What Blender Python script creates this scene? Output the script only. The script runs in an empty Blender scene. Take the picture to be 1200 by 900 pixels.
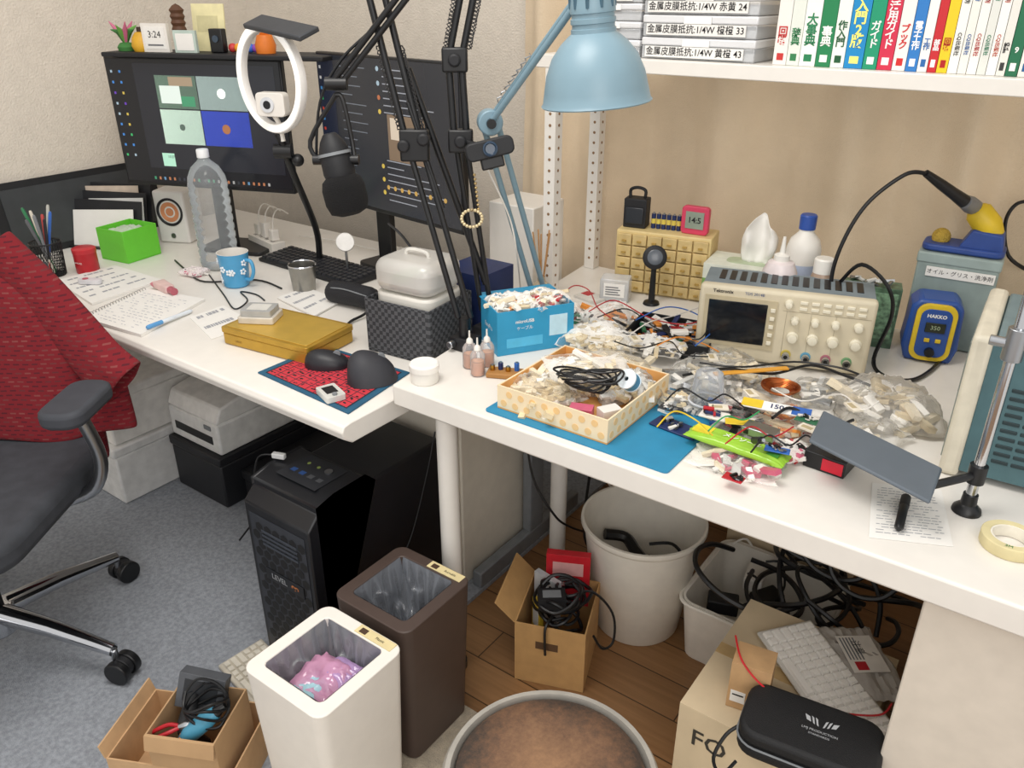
import bpy, bmesh, math, random
from mathutils import Vector as V, Matrix, Euler, noise
S=bpy.context.scene; COL=S.collection
R=math.radians; PI=math.pi; sin=math.sin; cos=math.cos
try: S.view_settings.view_transform='Standard'
except Exception: pass
# ---------------------------------------------------------------- camera
HC=1.40; FP=950.; TH=R(26); YAW=R(36.1)
Fh=V((-sin(YAW),cos(YAW),0)); Rt=V((cos(YAW),sin(YAW),0))
cam=bpy.data.cameras.new('camera'); co=bpy.data.objects.new('camera',cam); COL.objects.link(co)
co.location=(0,0,HC); co.rotation_euler=(R(90)-TH,0,YAW); cam.sensor_width=36; cam.lens=36*FP/1200; cam.clip_start=.02
S.camera=co
def ray(px,py):
    u=px-600; v=py-450
    return Fh*(FP*cos(TH)-v*sin(TH))+Rt*u+V((0,0,-(FP*sin(TH)+v*cos(TH))))
def W(px,py,z):
    r=ray(px,py); p=r*((HC-z)/-r.z); p.z=z; return p
def WY(px,py,Y):
    r=ray(px,py); t=Y/r.y; return V((r.x*t,Y,HC+r.z*t))
def WF(px,py,f):
    r=ray(px,py); t=f/r.dot(Fh); return V((r.x*t,r.y*t,HC+r.z*t))
def fr(a,b,z):
    p=W(a[0],a[1],z); q=W(b[0],b[1],z); d=q-p; return p,math.atan2(d.y,d.x),d.length
# ---------------------------------------------------------------- materials
def lin(h):
    h=h.lstrip('#'); o=[]
    for i in (0,2,4):
        c=int(h[i:i+2],16)/255; o.append(c/12.92 if c<=.04045 else ((c+.055)/1.055)**2.4)
    return (o[0],o[1],o[2],1)
MC={}
def P(hexc,rough=.5,metal=0,var=.05,scale=30,bump=0,bscale=300,trans=0,emit=0,coat=0,key=''):
    k=(hexc,rough,metal,var,scale,bump,bscale,trans,emit,coat,key)
    if k in MC: return MC[k]
    m=bpy.data.materials.new('surface_'+hexc.strip('#')+key); m.use_nodes=True
    N=m.node_tree.nodes; L=m.node_tree.links; p=N['Principled BSDF']; c=lin(hexc)
    p.inputs['Roughness'].default_value=rough; p.inputs['Metallic'].default_value=metal
    tc=N.new('ShaderNodeTexCoord')
    if var>0:
        n=N.new('ShaderNodeTexNoise'); n.inputs['Scale'].default_value=scale; n.inputs['Detail'].default_value=4
        r=N.new('ShaderNodeValToRGB'); L.new(tc.outputs['Object'],n.inputs['Vector']); L.new(n.outputs['Fac'],r.inputs['Fac'])
        r.color_ramp.elements[0].position=.3; r.color_ramp.elements[1].position=.7
        r.color_ramp.elements[0].color=tuple(x*(1-var*2) for x in c[:3])+(1,)
        r.color_ramp.elements[1].color=tuple(min(1,x*(1+var*2)) for x in c[:3])+(1,)
        L.new(r.outputs['Color'],p.inputs['Base Color'])
        if emit: L.new(r.outputs['Color'],p.inputs['Emission Color'])
    else:
        p.inputs['Base Color'].default_value=c
        if emit: p.inputs['Emission Color'].default_value=c
    if emit: p.inputs['Emission Strength'].default_value=emit
    if trans: p.inputs['Transmission Weight'].default_value=trans
    if coat: p.inputs['Coat Weight'].default_value=coat
    if bump:
        n2=N.new('ShaderNodeTexNoise'); n2.inputs['Scale'].default_value=bscale; n2.inputs['Detail'].default_value=3
        bp=N.new('ShaderNodeBump'); bp.inputs['Strength'].default_value=bump; bp.inputs['Distance'].default_value=.01
        L.new(tc.outputs['Object'],n2.inputs['Vector']); L.new(n2.outputs['Fac'],bp.inputs['Height']); L.new(bp.outputs['Normal'],p.inputs['Normal'])
    MC[k]=m; return m
def film(hexc='#f4f2ee',op=.3,rough=.15,bs=60,bst=.5,fres=.8):
    k=('film',hexc,op,rough,bs,bst,fres)
    if k in MC: return MC[k]
    m=bpy.data.materials.new('film_'+hexc.strip('#')); m.use_nodes=True; N=m.node_tree.nodes; L=m.node_tree.links
    p=N['Principled BSDF']; out=N['Material Output']; p.inputs['Base Color'].default_value=lin(hexc); p.inputs['Roughness'].default_value=rough
    p.inputs['Specular IOR Level'].default_value=1.0
    t=N.new('ShaderNodeBsdfTransparent'); mx=N.new('ShaderNodeMixShader'); tc=N.new('ShaderNodeTexCoord')
    n=N.new('ShaderNodeTexNoise'); n.inputs['Scale'].default_value=bs; n.inputs['Detail'].default_value=3; n.inputs['Distortion'].default_value=.8
    L.new(tc.outputs['Object'],n.inputs['Vector']); bp=N.new('ShaderNodeBump'); bp.inputs['Strength'].default_value=bst; bp.inputs['Distance'].default_value=.008
    L.new(n.outputs['Fac'],bp.inputs['Height']); L.new(bp.outputs['Normal'],p.inputs['Normal'])
    fn=N.new('ShaderNodeFresnel'); fn.inputs['IOR'].default_value=1.4; L.new(bp.outputs['Normal'],fn.inputs['Normal'])
    ma=N.new('ShaderNodeMath'); ma.operation='MULTIPLY_ADD'; ma.use_clamp=True; ma.inputs[1].default_value=fres; ma.inputs[2].default_value=op
    L.new(fn.outputs[0],ma.inputs[0]); L.new(ma.outputs[0],mx.inputs[0]); L.new(t.outputs[0],mx.inputs[1]); L.new(p.outputs[0],mx.inputs[2]); L.new(mx.outputs[0],out.inputs['Surface'])
    MC[k]=m; return m
def special(name,build):
    m=bpy.data.materials.new(name); m.use_nodes=True; build(m.node_tree.nodes,m.node_tree.links,m.node_tree.nodes['Principled BSDF']); return m
def wood_nodes(N,L,p):
    tc=N.new('ShaderNodeTexCoord'); br=N.new('ShaderNodeTexBrick'); br.inputs['Scale'].default_value=1
    br.inputs['Brick Width'].default_value=.9; br.inputs['Row Height'].default_value=.10; br.inputs['Mortar Size'].default_value=.0016
    br.inputs['Color1'].default_value=lin('#a47c54'); br.inputs['Color2'].default_value=lin('#8f6944'); br.inputs['Mortar'].default_value=lin('#46301c')
    L.new(tc.outputs['Object'],br.inputs['Vector'])
    mp=N.new('ShaderNodeMapping'); mp.inputs['Scale'].default_value=(3,60,3); n=N.new('ShaderNodeTexNoise'); n.inputs['Scale'].default_value=1.5; n.inputs['Detail'].default_value=6
    L.new(tc.outputs['Object'],mp.inputs['Vector']); L.new(mp.outputs[0],n.inputs['Vector'])
    mx=N.new('ShaderNodeMix'); mx.data_type='RGBA'; mx.blend_type='MULTIPLY'; mx.inputs[0].default_value=.6
    r=N.new('ShaderNodeValToRGB'); r.color_ramp.elements[0].position=.3; r.color_ramp.elements[0].color=(.55,.5,.43,1); r.color_ramp.elements[1].position=.7
    L.new(n.outputs['Fac'],r.inputs[0]); L.new(br.outputs['Color'],mx.inputs[6]); L.new(r.outputs[0],mx.inputs[7]); L.new(mx.outputs[2],p.inputs['Base Color'])
    p.inputs['Roughness'].default_value=.38
WOODF=special('wood_planks',wood_nodes)
def jacket_nodes(N,L,p):
    tc=N.new('ShaderNodeTexCoord')
    mp=N.new('ShaderNodeMapping'); mp.inputs['Rotation'].default_value=(R(90),0,0)
    br=N.new('ShaderNodeTexBrick'); br.inputs['Scale'].default_value=1; br.inputs['Brick Width'].default_value=.020; br.inputs['Row Height'].default_value=.0105; br.offset=.5
    br.inputs['Mortar Size'].default_value=.0036; br.inputs['Mortar Smooth'].default_value=.1; br.inputs['Bias'].default_value=-.35
    br.inputs['Color1'].default_value=lin('#3a1420'); br.inputs['Color2'].default_value=lin('#a8635c'); br.inputs['Mortar'].default_value=lin('#7c1822')
    n=N.new('ShaderNodeTexNoise'); n.inputs['Scale'].default_value=9; ad=N.new('ShaderNodeVectorMath'); ad.operation='MULTIPLY_ADD'; ad.inputs[1].default_value=(.01,.01,.01)
    L.new(tc.outputs['Object'],n.inputs['Vector']); L.new(n.outputs['Color'],ad.inputs[0]); L.new(tc.outputs['Object'],ad.inputs[2]); L.new(ad.outputs[0],mp.inputs['Vector']); L.new(mp.outputs[0],br.inputs['Vector'])
    mx=N.new('ShaderNodeMix'); mx.data_type='RGBA'; mx.inputs[0].default_value=.62; mx.inputs[6].default_value=lin('#761620'); L.new(br.outputs['Color'],mx.inputs[7]); L.new(mx.outputs[2],p.inputs['Base Color'])
    p.inputs['Roughness'].default_value=.95
JACK=special('red_patterned_cloth',jacket_nodes)
def weave_nodes(N,L,p):
    tc=N.new('ShaderNodeTexCoord'); ck=N.new('ShaderNodeTexChecker'); ck.inputs['Scale'].default_value=110; ck.inputs['Color1'].default_value=lin('#54565a'); ck.inputs['Color2'].default_value=lin('#2f3135')
    L.new(tc.outputs['Object'],ck.inputs['Vector']); L.new(ck.outputs['Color'],p.inputs['Base Color']); p.inputs['Roughness'].default_value=.8
WEAVE=special('woven_grey',weave_nodes)
def worn_nodes(N,L,p):
    tc=N.new('ShaderNodeTexCoord'); n=N.new('ShaderNodeTexNoise'); n.inputs['Scale'].default_value=90; n.inputs['Detail'].default_value=10; n.inputs['Roughness'].default_value=.8
    n2=N.new('ShaderNodeTexNoise'); n2.inputs['Scale'].default_value=7; n2.inputs['Detail'].default_value=3
    L.new(tc.outputs['Object'],n.inputs['Vector']); L.new(tc.outputs['Object'],n2.inputs['Vector']); ln=N.new('ShaderNodeVectorMath'); ln.operation='LENGTH'; L.new(tc.outputs['Object'],ln.inputs[0])
    av=N.new('ShaderNodeMath'); av.operation='ADD'; L.new(n.outputs['Fac'],av.inputs[0]); L.new(n2.outputs['Fac'],av.inputs[1])
    hf=N.new('ShaderNodeMath'); hf.operation='MULTIPLY'; hf.inputs[1].default_value=.5; L.new(av.outputs[0],hf.inputs[0])
    ml=N.new('ShaderNodeMath'); ml.operation='MULTIPLY_ADD'; ml.inputs[1].default_value=-2.6; L.new(ln.outputs['Value'],ml.inputs[0]); L.new(hf.outputs[0],ml.inputs[2])
    r=N.new('ShaderNodeValToRGB'); r.color_ramp.elements[0].position=.13; r.color_ramp.elements[0].color=lin('#3b312a'); r.color_ramp.elements[1].position=.52; r.color_ramp.elements[1].color=lin('#947050')
    e=r.color_ramp.elements.new(.28); e.color=lin('#6b4e39')
    L.new(ml.outputs[0],r.inputs[0]); L.new(r.outputs[0],p.inputs['Base Color']); p.inputs['Roughness'].default_value=.7
WORN=special('worn_brown_leatherette',worn_nodes)

WHITE=P('#e6e2db',.35,var=.01); CREAM=P('#d9d2c4',.5,var=.02); BLK=P('#101114',.4,var=.1); BLKM=P('#17181c',.6,var=.1); FOAM=P('#0d0d0f',1,bump=.6,bscale=500)
DGREY=P('#383b41',.8,var=.08,bump=.15,bscale=900); CHROME=P('#c9cbcf',.12,1,var=0); STEEL=P('#a9acb0',.3,1,var=.02); GREY=P('#7e8286',.5)
CARD=P('#bb9870',.85,var=.05,scale=12); CARD2=P('#d2bf9f',.85,var=.04,scale=12); PAPER=P('#ebe9e4',.8,var=.01); PAPG=P('#d2d2cf',.8,var=.02)
RED=P('#b01a26',.4); GREEN=P('#6acb38',.45,var=.02); LBLUE=P('#7a96a4',.38,var=.01); SKY=P('#2f98c4',.5,var=.02); GOLD=P('#c0993a',.35,.5,var=.04); BRASS=P('#b98d3a',.3,1)
INK=P('#15151a',.7,var=0); INKG=P('#6a6c70',.7,var=0); WINK=P('#f2f2ee',.6,var=0); ORANGE=P('#df8d3a',.55); NAVY=P('#1b2c5c',.5); YEL=P('#dfbf2c',.45); TEAL=P('#47666c',.5)
BAG=film('#fbf9f4',.07,.10,16,.35,.75); BAGD=film('#f7f4ee',.13,.10,16,.35,.8); CLEAR=film('#eef1f4',.45,.08,20,.15)
# ---------------------------------------------------------------- mesh builder
_TM={}
def tmesh(s,bold=0):
    if (s,bold) in _TM: return _TM[(s,bold)]
    cu=bpy.data.curves.new('lettering','FONT'); cu.body=s; cu.size=1; cu.align_x='CENTER'; cu.align_y='CENTER'; cu.resolution_u=2; cu.offset=bold; cu.space_line=.85
    ob=bpy.data.objects.new('lettering',cu); me=bpy.data.meshes.new_from_object(ob); bpy.data.objects.remove(ob)
    _TM[(s,bold)]=me; return me
def sm(pts,k=6,closed=False):
    pts=[V(p) for p in pts]; n=len(pts); out=[]
    for i in range(n if closed else n-1):
        g=lambda j: pts[j%n] if closed else pts[max(0,min(n-1,j))]
        a,b,c,d=g(i-1),g(i),g(i+1),g(i+2)
        for q in range(k):
            t=q/k; out.append(.5*((2*b)+(c-a)*t+(2*a-5*b+4*c-d)*t*t+(3*b-3*c+d-a)*t**3))
    if not closed: out.append(pts[-1])
    return out
class MB:
    def __init__(s): s.bm=bmesh.new(); s.mats=[]
    def mi(s,m):
        if m not in s.mats: s.mats.append(m)
        return s.mats.index(m)
    def f(s,vs,m):
        try: fa=s.bm.faces.new(vs)
        except ValueError: return
        fa.material_index=s.mi(m)
    def v(s,p,X=None): return s.bm.verts.new((X@V(p)) if X else V(p))
    def box(s,x0,y0,z0,x1,y1,z1,m,X=None,top=None):
        q=[s.v(p,X) for p in ((x0,y0,z0),(x1,y0,z0),(x1,y1,z0),(x0,y1,z0),(x0,y0,z1),(x1,y0,z1),(x1,y1,z1),(x0,y1,z1))]
        for k,i in enumerate(((3,2,1,0),(4,5,6,7),(0,1,5,4),(1,2,6,5),(2,3,7,6),(3,0,4,7))): s.f([q[j] for j in i],top if (top and k==1) else m)
    def hexa(s,b4,t4,m):
        q=[s.v(p) for p in list(b4)+list(t4)]
        for i in ((3,2,1,0),(4,5,6,7),(0,1,5,4),(1,2,6,5),(2,3,7,6),(3,0,4,7)): s.f([q[j] for j in i],m)
    def prism(s,poly,z0,z1,m,X=None,top=None):
        a=[s.v((p[0],p[1],z0),X) for p in poly]; b=[s.v((p[0],p[1],z1),X) for p in poly]; n=len(poly)
        s.f(a[::-1],m); s.f(b,top or m)
        for i in range(n): s.f([a[i],a[(i+1)%n],b[(i+1)%n],b[i]],m)
    def quad(s,pts,m): s.f([s.v(p) for p in pts],m)
    def tube(s,pts,r,m,n=8,closed=False,caps=True):
        pts=[V(p) for p in pts]; N=len(pts); rs=r if isinstance(r,(list,tuple)) else [r]*N
        T=[]
        for i in range(N):
            a=pts[(i-1)%N] if closed or i>0 else pts[0]; b=pts[(i+1)%N] if closed or i<N-1 else pts[-1]
            d=b-a; T.append(d.normalized() if d.length>1e-9 else V((0,0,1)))
        u=T[0].orthogonal().normalized(); rings=[]
        for i in range(N):
            u=(u-T[i]*u.dot(T[i])); u=u.normalized() if u.length>1e-6 else T[i].orthogonal().normalized(); w=T[i].cross(u)
            rings.append([s.bm.verts.new(pts[i]+(u*cos(2*PI*k/n)+w*sin(2*PI*k/n))*rs[i]) for k in range(n)])
        for i in range(N if closed else N-1):
            a=rings[i]; b=rings[(i+1)%N]
            for k in range(n): s.f([a[k],a[(k+1)%n],b[(k+1)%n],b[k]],m)
        if caps and not closed: s.f(rings[0][::-1],m); s.f(rings[-1],m)
    def cyl(s,p,q,r,m,r2=None,n=20): s.tube([p,q],[r,r if r2 is None else r2],m,n)
    def lathe(s,prof,m,c=(0,0,0),n=32,X=None,sx=1,sy=1):
        c=V(c); rings=[]
        for r,z in prof:
            if r<1e-6: rings.append([s.v(c+V((0,0,z)),X)])
            else: rings.append([s.v(c+V((r*sx*cos(2*PI*k/n),r*sy*sin(2*PI*k/n),z)),X) for k in range(n)])
        ms=m if isinstance(m,list) else [m]*(len(prof)-1)
        for i in range(len(rings)-1):
            a,b=rings[i],rings[i+1]
            for k in range(n):
                k2=(k+1)%n
                if len(a)==1 and len(b)==1: continue
                if len(a)==1: s.f([a[0],b[k2],b[k]],ms[i])
                elif len(b)==1: s.f([a[k],a[k2],b[0]],ms[i])
                else: s.f([a[k],a[k2],b[k2],b[k]],ms[i])
    def sph(s,c,r,m,n=16,sz=None,X=None):
        sc=sz or (1,1,1); pr=[(r*sin(PI*i/(n//2+2)),-r*cos(PI*i/(n//2+2))*sc[2]) for i in range(n//2+3)]; pr[0]=(0,pr[0][1]); pr[-1]=(0,pr[-1][1])
        s.lathe(pr,m,c,n,X,sc[0],sc[1])
    def grid(s,fn,nu,nv,m,cu=False):
        g=[[s.v(fn(i/nu,j/nv)) for j in range(nv+1)] for i in range(nu if cu else nu+1)]
        for i in range(nu):
            for j in range(nv): s.f([g[i][j],g[(i+1)%len(g)][j],g[(i+1)%len(g)][j+1],g[i][j+1]],m)
    def text(s,t,size,loc,m,rot=(90,0,0),bold=0,sx=1):
        me=tmesh(t,bold); X=Matrix.Translation(V(loc))@Euler([R(a) for a in rot]).to_matrix().to_4x4()@Matrix.Diagonal((size*sx,size,size,1))
        vs=[s.bm.verts.new(X@v.co) for v in me.vertices]
        for p in me.polygons: s.f([vs[i] for i in p.vertices],m)
    def pillow(s,w,d,h,m,seed=0,n=24,c=(0,0,0),flat=.55,rag=.12,cr=1):
        c=V(c)
        def pt(i,j,side):
            u=i/n*2-1; v=j/n*2-1; e=max(0,(1-u**4)*(1-v**4))**.5
            nz=noise.noise(V((u*1.4+seed*7.3,v*1.4,side*3.1+seed))); rd=1-2*abs(noise.noise(V((u*2.2+seed,v*3.6,side+9))))
            r2=1-2.5*abs(noise.noise(V((u*6+seed,v*3.5,side+4))))
            z=(h*e*(flat+.32*nz*cr+.18*rd*cr+.07*r2*cr)+.001 if side else .0008)
            z=max(z,.0015 if side else .0004)+(1-e)*.005*(1+rd)*cr
            return c+V((u*w/2*(1+rag*noise.noise(V((v*2.5,seed,3)))),v*d/2*(1+rag*noise.noise(V((u*2.5,seed,8)))),z))
        top=[[s.v(pt(i,j,1)) for j in range(n+1)] for i in range(n+1)]
        bot=[[top[i][j] if i in (0,n) or j in (0,n) else s.v(pt(i,j,0)) for j in range(n+1)] for i in range(n+1)]
        for i in range(n):
            for j in range(n):
                s.f([top[i][j],top[i+1][j],top[i+1][j+1],top[i][j+1]],m); s.f([bot[i][j],bot[i][j+1],bot[i+1][j+1],bot[i+1][j]],m)
    def bits(s,w,d,h,mats,n,seed=0,size=.008,z0=.002,long=0):
        rn=random.Random(seed)
        for i in range(n):
            x=rn.uniform(-.38,.38)*w; y=rn.uniform(-.38,.38)*d; z=z0+rn.uniform(0,.4)*h; m=rn.choice(mats); k=rn.uniform(.6,1.5)*size; el=rn.choice([1,1,1.6,2.6]) if long else 1
            X=Matrix.Translation((x,y,z+k*.3))@Euler((rn.uniform(-.4,.4),rn.uniform(-.4,.4),rn.uniform(0,6))).to_matrix().to_4x4()
            s.box(-k*el,-k*.4,-k*.25,k*el,k*.4,k*.25,m,X)
    def done(s,name,parent=None,bev=0,seg=2,sub=0,sol=0,sharp=38,loc=None,rz=0,rot=None,recalc=True):
        if recalc: bmesh.ops.recalc_face_normals(s.bm,faces=s.bm.faces[:])
        me=bpy.data.meshes.new(name); s.bm.to_mesh(me); s.bm.free()
        for m in s.mats: me.materials.append(m)
        me.polygons.foreach_set('use_smooth',[True]*len(me.polygons))
        try: me.set_sharp_from_angle(angle=R(sharp))
        except Exception: pass
        o=bpy.data.objects.new(name,me); COL.objects.link(o)
        if parent: o.parent=parent
        if loc is not None: o.location=loc
        o.rotation_euler=rot if rot else (0,0,rz)
        if sol: md=o.modifiers.new('thickness','SOLIDIFY'); md.thickness=sol; md.offset=0
        if bev: md=o.modifiers.new('bevel','BEVEL'); md.width=bev; md.segments=seg; md.limit_method='ANGLE'; md.angle_limit=R(40)
        if sub: md=o.modifiers.new('subdivision','SUBSURF'); md.levels=sub; md.render_levels=sub
        return o
def tag(o,label,cat,group=None,kind=None):
    o['label']=label; o['category']=cat
    if group: o['group']=group
    if kind: o['kind']=kind
    return o
def root(name,label,cat,loc,rz=0,group=None,rot=None):
    o=bpy.data.objects.new(name,None); o.empty_display_size=.05; COL.objects.link(o); o.location=loc; o.rotation_euler=rot if rot else (0,0,rz); return tag(o,label,cat,group)
def struct(o): o['kind']='structure'; return o
def rrect(x0,y0,x1,y1,r,n=5):
    o=[]
    for cx,cy,a in ((x1-r,y0+r,-90),(x1-r,y1-r,0),(x0+r,y1-r,90),(x0+r,y0+r,180)):
        for i in range(n+1): t=R(a+90*i/n); o.append((cx+r*cos(t),cy+r*sin(t)))
    return o
def cable(name,label,cat,pts,r,m,group=None,k=6):
    b=MB(); b.tube(sm(pts,k),r,m,6); return tag(b.done(name),label,cat,group)

# ================================================================ SETTING
WL=-2.62; WB=2.0
b=MB(); b.box(WL-.1,-1.2,-.05,1.4,WB+.1,0,WOODF); struct(b.done('floor'))
WALLM=P('#ded5c8',.9,var=.02,bump=.35,bscale=180)
b=MB(); b.box(WL-.1,WB,0,1.4,WB+.1,2.45,WALLM); struct(b.done('wall_back'))
b=MB(); b.box(WL-.1,-1.2,0,WL,WB,2.45,WALLM); struct(b.done('wall_left'))
b=MB(); b.box(WL,WB-.012,0,1.4,WB,.07,P('#6b4a30',.5)); struct(b.done('baseboard_back',bev=.002))
b=MB(); b.box(-1.42,WB-.03,.62,1.4,WB,.665,P('#7a5636',.5)); struct(b.done('trim_1',bev=.003))
b=MB(); b.prism(rrect(WL+.001,-1.15,-1.03,WB-.02,.01),0.0005,.012,P('#9ea3ab',1,var=.10,scale=110,bump=.5,bscale=700)); tag(b.done('carpet'),'blue grey short pile carpet under the office chair','carpet')
b=MB(); b.prism(rrect(-1.02,-.3,.2,.965,.05),0.0005,.011,P('#c9bca7',1,var=.08,scale=60,bump=.8,bscale=500)); tag(b.done('rug'),'beige rug edge beneath the round stool and bins','rug')
b=MB(); cm=P('#d0bda2',.95,var=.04,scale=5,bump=.3,bscale=350,emit=.16)  # weak emission in the cloth stands in for window daylight shining through
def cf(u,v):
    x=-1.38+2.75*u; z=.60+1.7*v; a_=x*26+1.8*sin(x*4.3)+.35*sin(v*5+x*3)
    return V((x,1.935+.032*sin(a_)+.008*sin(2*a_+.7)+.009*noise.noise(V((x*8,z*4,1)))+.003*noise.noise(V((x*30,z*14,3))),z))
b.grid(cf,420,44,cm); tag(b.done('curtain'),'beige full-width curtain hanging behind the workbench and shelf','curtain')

# ================================================================ RIGHT DESK
ZT=.72
r=root('workbench','white workbench desk carrying the oscilloscope and loose parts','desk',(0,0,0))
b=MB(); b.prism([(-1.006,.99),(1.1,.99),(1.1,1.86),(-1.105,1.86)],.676,ZT,WHITE); b.done('tabletop',r,bev=.004)
for x,y in ((-.925,1.05),(-.925,1.47)):
    b=MB(); b.cyl((x,y,.02),(x,y,.676),.021,WHITE,n=24); lg=b.done('leg',r)
    b=MB(); b.cyl((x,y,.001),(x,y,.02),.026,BLK,n=24); b.done('foot_cap',lg)
r=root('desk_cabinet','cream side cabinet under the right end of the workbench','cabinet',(-.055,1.02,0))
b=MB(); b.box(0,0.018,0.001,.5,.7,.674,P('#d8cfc2',.6,var=.03)); b.done('body',r,bev=.002)
b=MB(); b.box(0,0,.01,.5,.017,.672,P('#d8cfc2',.55,var=.02)); dd=b.done('door',r,bev=.003)
b=MB(); b.lathe([(0,.012),(.007,.012),(.006,.006),(.004,0)],CHROME,(0,0,0),16,Matrix.Translation((.05,0,.2))@Euler((R(90),0,0)).to_matrix().to_4x4()); b.done('knob',dd)
r=root('drawer_cabinet','white pedestal cabinet behind the black tower under the desks','cabinet',(-1.40,1.25,0))
b=MB(); b.box(0,.018,.012,.325,.33,.60,CREAM); b.done('body',r,bev=.004)
for i in range(3):
    b=MB(); b.box(.005,0,.03+i*.19,.32,.017,.21+i*.19,CREAM); dd=b.done('drawer',r,bev=.003)
    b=MB(); b.box(.11,-.008,.175+i*.19,.21,0,.185+i*.19,GREY); b.done('handle',dd,bev=.002)
# ================================================================ LEFT DESK
ZL=.67
r=root('computer_desk','long white computer desk with rounded front carrying two monitors','desk',(0,0,0))
b=MB()
prof=[(.9,.625),(.88,.64),(.876,.655),(.882,.667),(.9,ZL),(1.80,ZL),(1.80,.625)]
X=Matrix(((0,0,1,0),(1,0,0,0),(0,1,0,0),(0,0,0,1)))
b.prism(prof,-2.58,-1.03,WHITE,X); b.done('tabletop',r,bev=.003)
for x in (-2.53,-1.045):
    b=MB(); b.box(x-.014,1.28,.013,x+.014,1.75,.06,GREY); b.box(x-.014,1.5,.06,x+.014,1.56,.625,GREY); b.done('leg',r,bev=.004)
b=MB(); b.box(-2.50,1.60,.50,-1.06,1.62,.62,GREY); b.done('crossbar',r)

# ================================================================ SHELF
r=root('shelf_unit','white shelf on perforated posts above the workbench','shelf',(0,0,0))
b=MB(); b.box(-1.08,1.57,1.245,1.15,1.87,1.272,WHITE); b.done('shelf_board',r,bev=.002)
for px_,y in ((-1.04,1.585),(-1.075,1.84)):
    b=MB(); pw=.0145
    b.box(px_-pw,y-pw,ZT+.001,px_+pw,y+pw,1.245,WHITE)
    for k in range(20): b.cyl((px_+pw-.001,y,.75+k*.025),(px_+pw+.0006,y,.75+k*.025),.0035,P('#8a6a4a',.7),n=10); b.cyl((px_,y-pw+.001,.75+k*.025),(px_,y-pw-.0006,.75+k*.025),.0035,P('#8a6a4a',.7),n=10)
    b.done('post',r)
b=MB(); b.box(-1.066,1.6,1.15,-1.046,1.828,1.17,WHITE); b.done('crossbar',r)
b=MB(); b.box(1.05,1.58,ZT+.001,1.08,1.85,1.245,WHITE); b.done('end_panel',r)
def pbox(x,z,w,h,label,txt=None):
    r=root('parts_box',label,'box',(x,1.60,z),0,'stacked clear parts boxes on the shelf')
    b=MB(); b.box(0,0,0,w,.2,h*.62,CLEAR); b.box(.004,.003,.002,w-.004,.195,h*.4,P('#e0e0e0',.6,var=.08,scale=120)); b.done('tray',r,bev=.002)
    b=MB(); b.box(-.001,-.002,h*.62,w+.001,.202,h,film('#f2f3f5',.8,.2,20,.1)); b.done('lid',r,bev=.003)
    b=MB(); b.box(w*.38,-.005,h*.62,w*.62,-.0025,h*.95,P('#f0f0ee',.3,var=0)); b.done('latch',r)
    if txt:
        b=MB(); b.box(.01,-.0052,h*.10,w-.02,-.0025,h*.60,PAPER); b.text(txt,h*.42,(w/2-.005,-.0058,h*.35),INK,bold=.008); b.done('paper_label',r)
x0=WY(690,60,1.6).x; x1=WY(752,60,1.6).x; x2=WY(884,62,1.6).x; zs=1.2725
for k in range(4): pbox(x0,zs+k*.034,x1-x0-.006,.033,['lowest','second lowest','third from bottom','topmost'][k]+' clear parts box of the narrow stack at the shelf end',None if k<3 else '容量')
for k,t in enumerate(['金属皮膜抵抗:1/4W 黄橙 43','金属皮膜抵抗:1/4W 橙橙 33','金属皮膜抵抗:1/4W 赤黄 24','金属皮膜抵抗:1/4W']): pbox(x1,zs+k*.041,x2-x1,.040,'clear parts box labelled '+['43, bottom of the wide stack','33, second of the wide stack','24, third of the wide stack','1/4W, top of the wide stack'][k],t)
BK=[(905,921,'#e9e6e0','#c03030','回路','white book with red spine lettering, first in the row'),(921,936,'#dfe3da','#2d7a4a','辞典','pale book with green spine lettering, second in the row'),(936,955,'#eef0ea','#1d7a4d','大事典','wide white book titled in green'),(955,973,'#1f7f4e','#f4f4ee','事典','wide green book titled in white'),(973,989,'#e9efe6','#14532f','作入門','white book titled in dark green beginner characters'),(989,1011,'#1687c4','#fff27a','入門2版','bright blue guide book with yellow lettering'),(1011,1028,'#16946c','#f2f2ee','ガイド','teal green guide book with white lettering'),(1028,1046,'#cf2b4b','#f6f2ee','活用ガイド','crimson red guide book with white lettering'),(1046,1062,'#eee9e4','#cc2222','ブック','white book with red lettering beside the crimson guide'),(1062,1076,'#2b79c2','#ffffff','電子工作','mid blue book with white lettering'),(1076,1088,'#f1efe8','#2464a8','工作','white book with blue lettering next to the mid blue one'),(1088,1099,'#c5232c','#ffffff','部品','thin red book beside the yellow one'),(1099,1112,'#efc91f','#aa1111','回路','yellow book with dark red lettering'),(1112,1124,'#efeee8','#333333','CQ','white magazine, first after the yellow book'),(1124,1135,'#e9e7df','#225a9a','CQ','white magazine with blue lettering'),(1135,1147,'#f0eee6','#aa2222','CQ','white magazine with dark red lettering'),(1147,1158,'#dedfd8','#227755','CQ','pale grey magazine with green lettering'),(1158,1170,'#f1f0ea','#b33a20','CQ','white magazine with orange lettering'),(1170,1181,'#e4e2da','#333333','設計','off-white magazine beside the dark green book'),(1181,1196,'#1b6a48','#f4f4ee','9','dark green book marked 9'),(1196,1212,'#e8e6de','#22588c','実習','white book cut by the right picture edge'),(1212,1226,'#c9a13a','#222222','入門','mustard book past the dark green one')]
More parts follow.
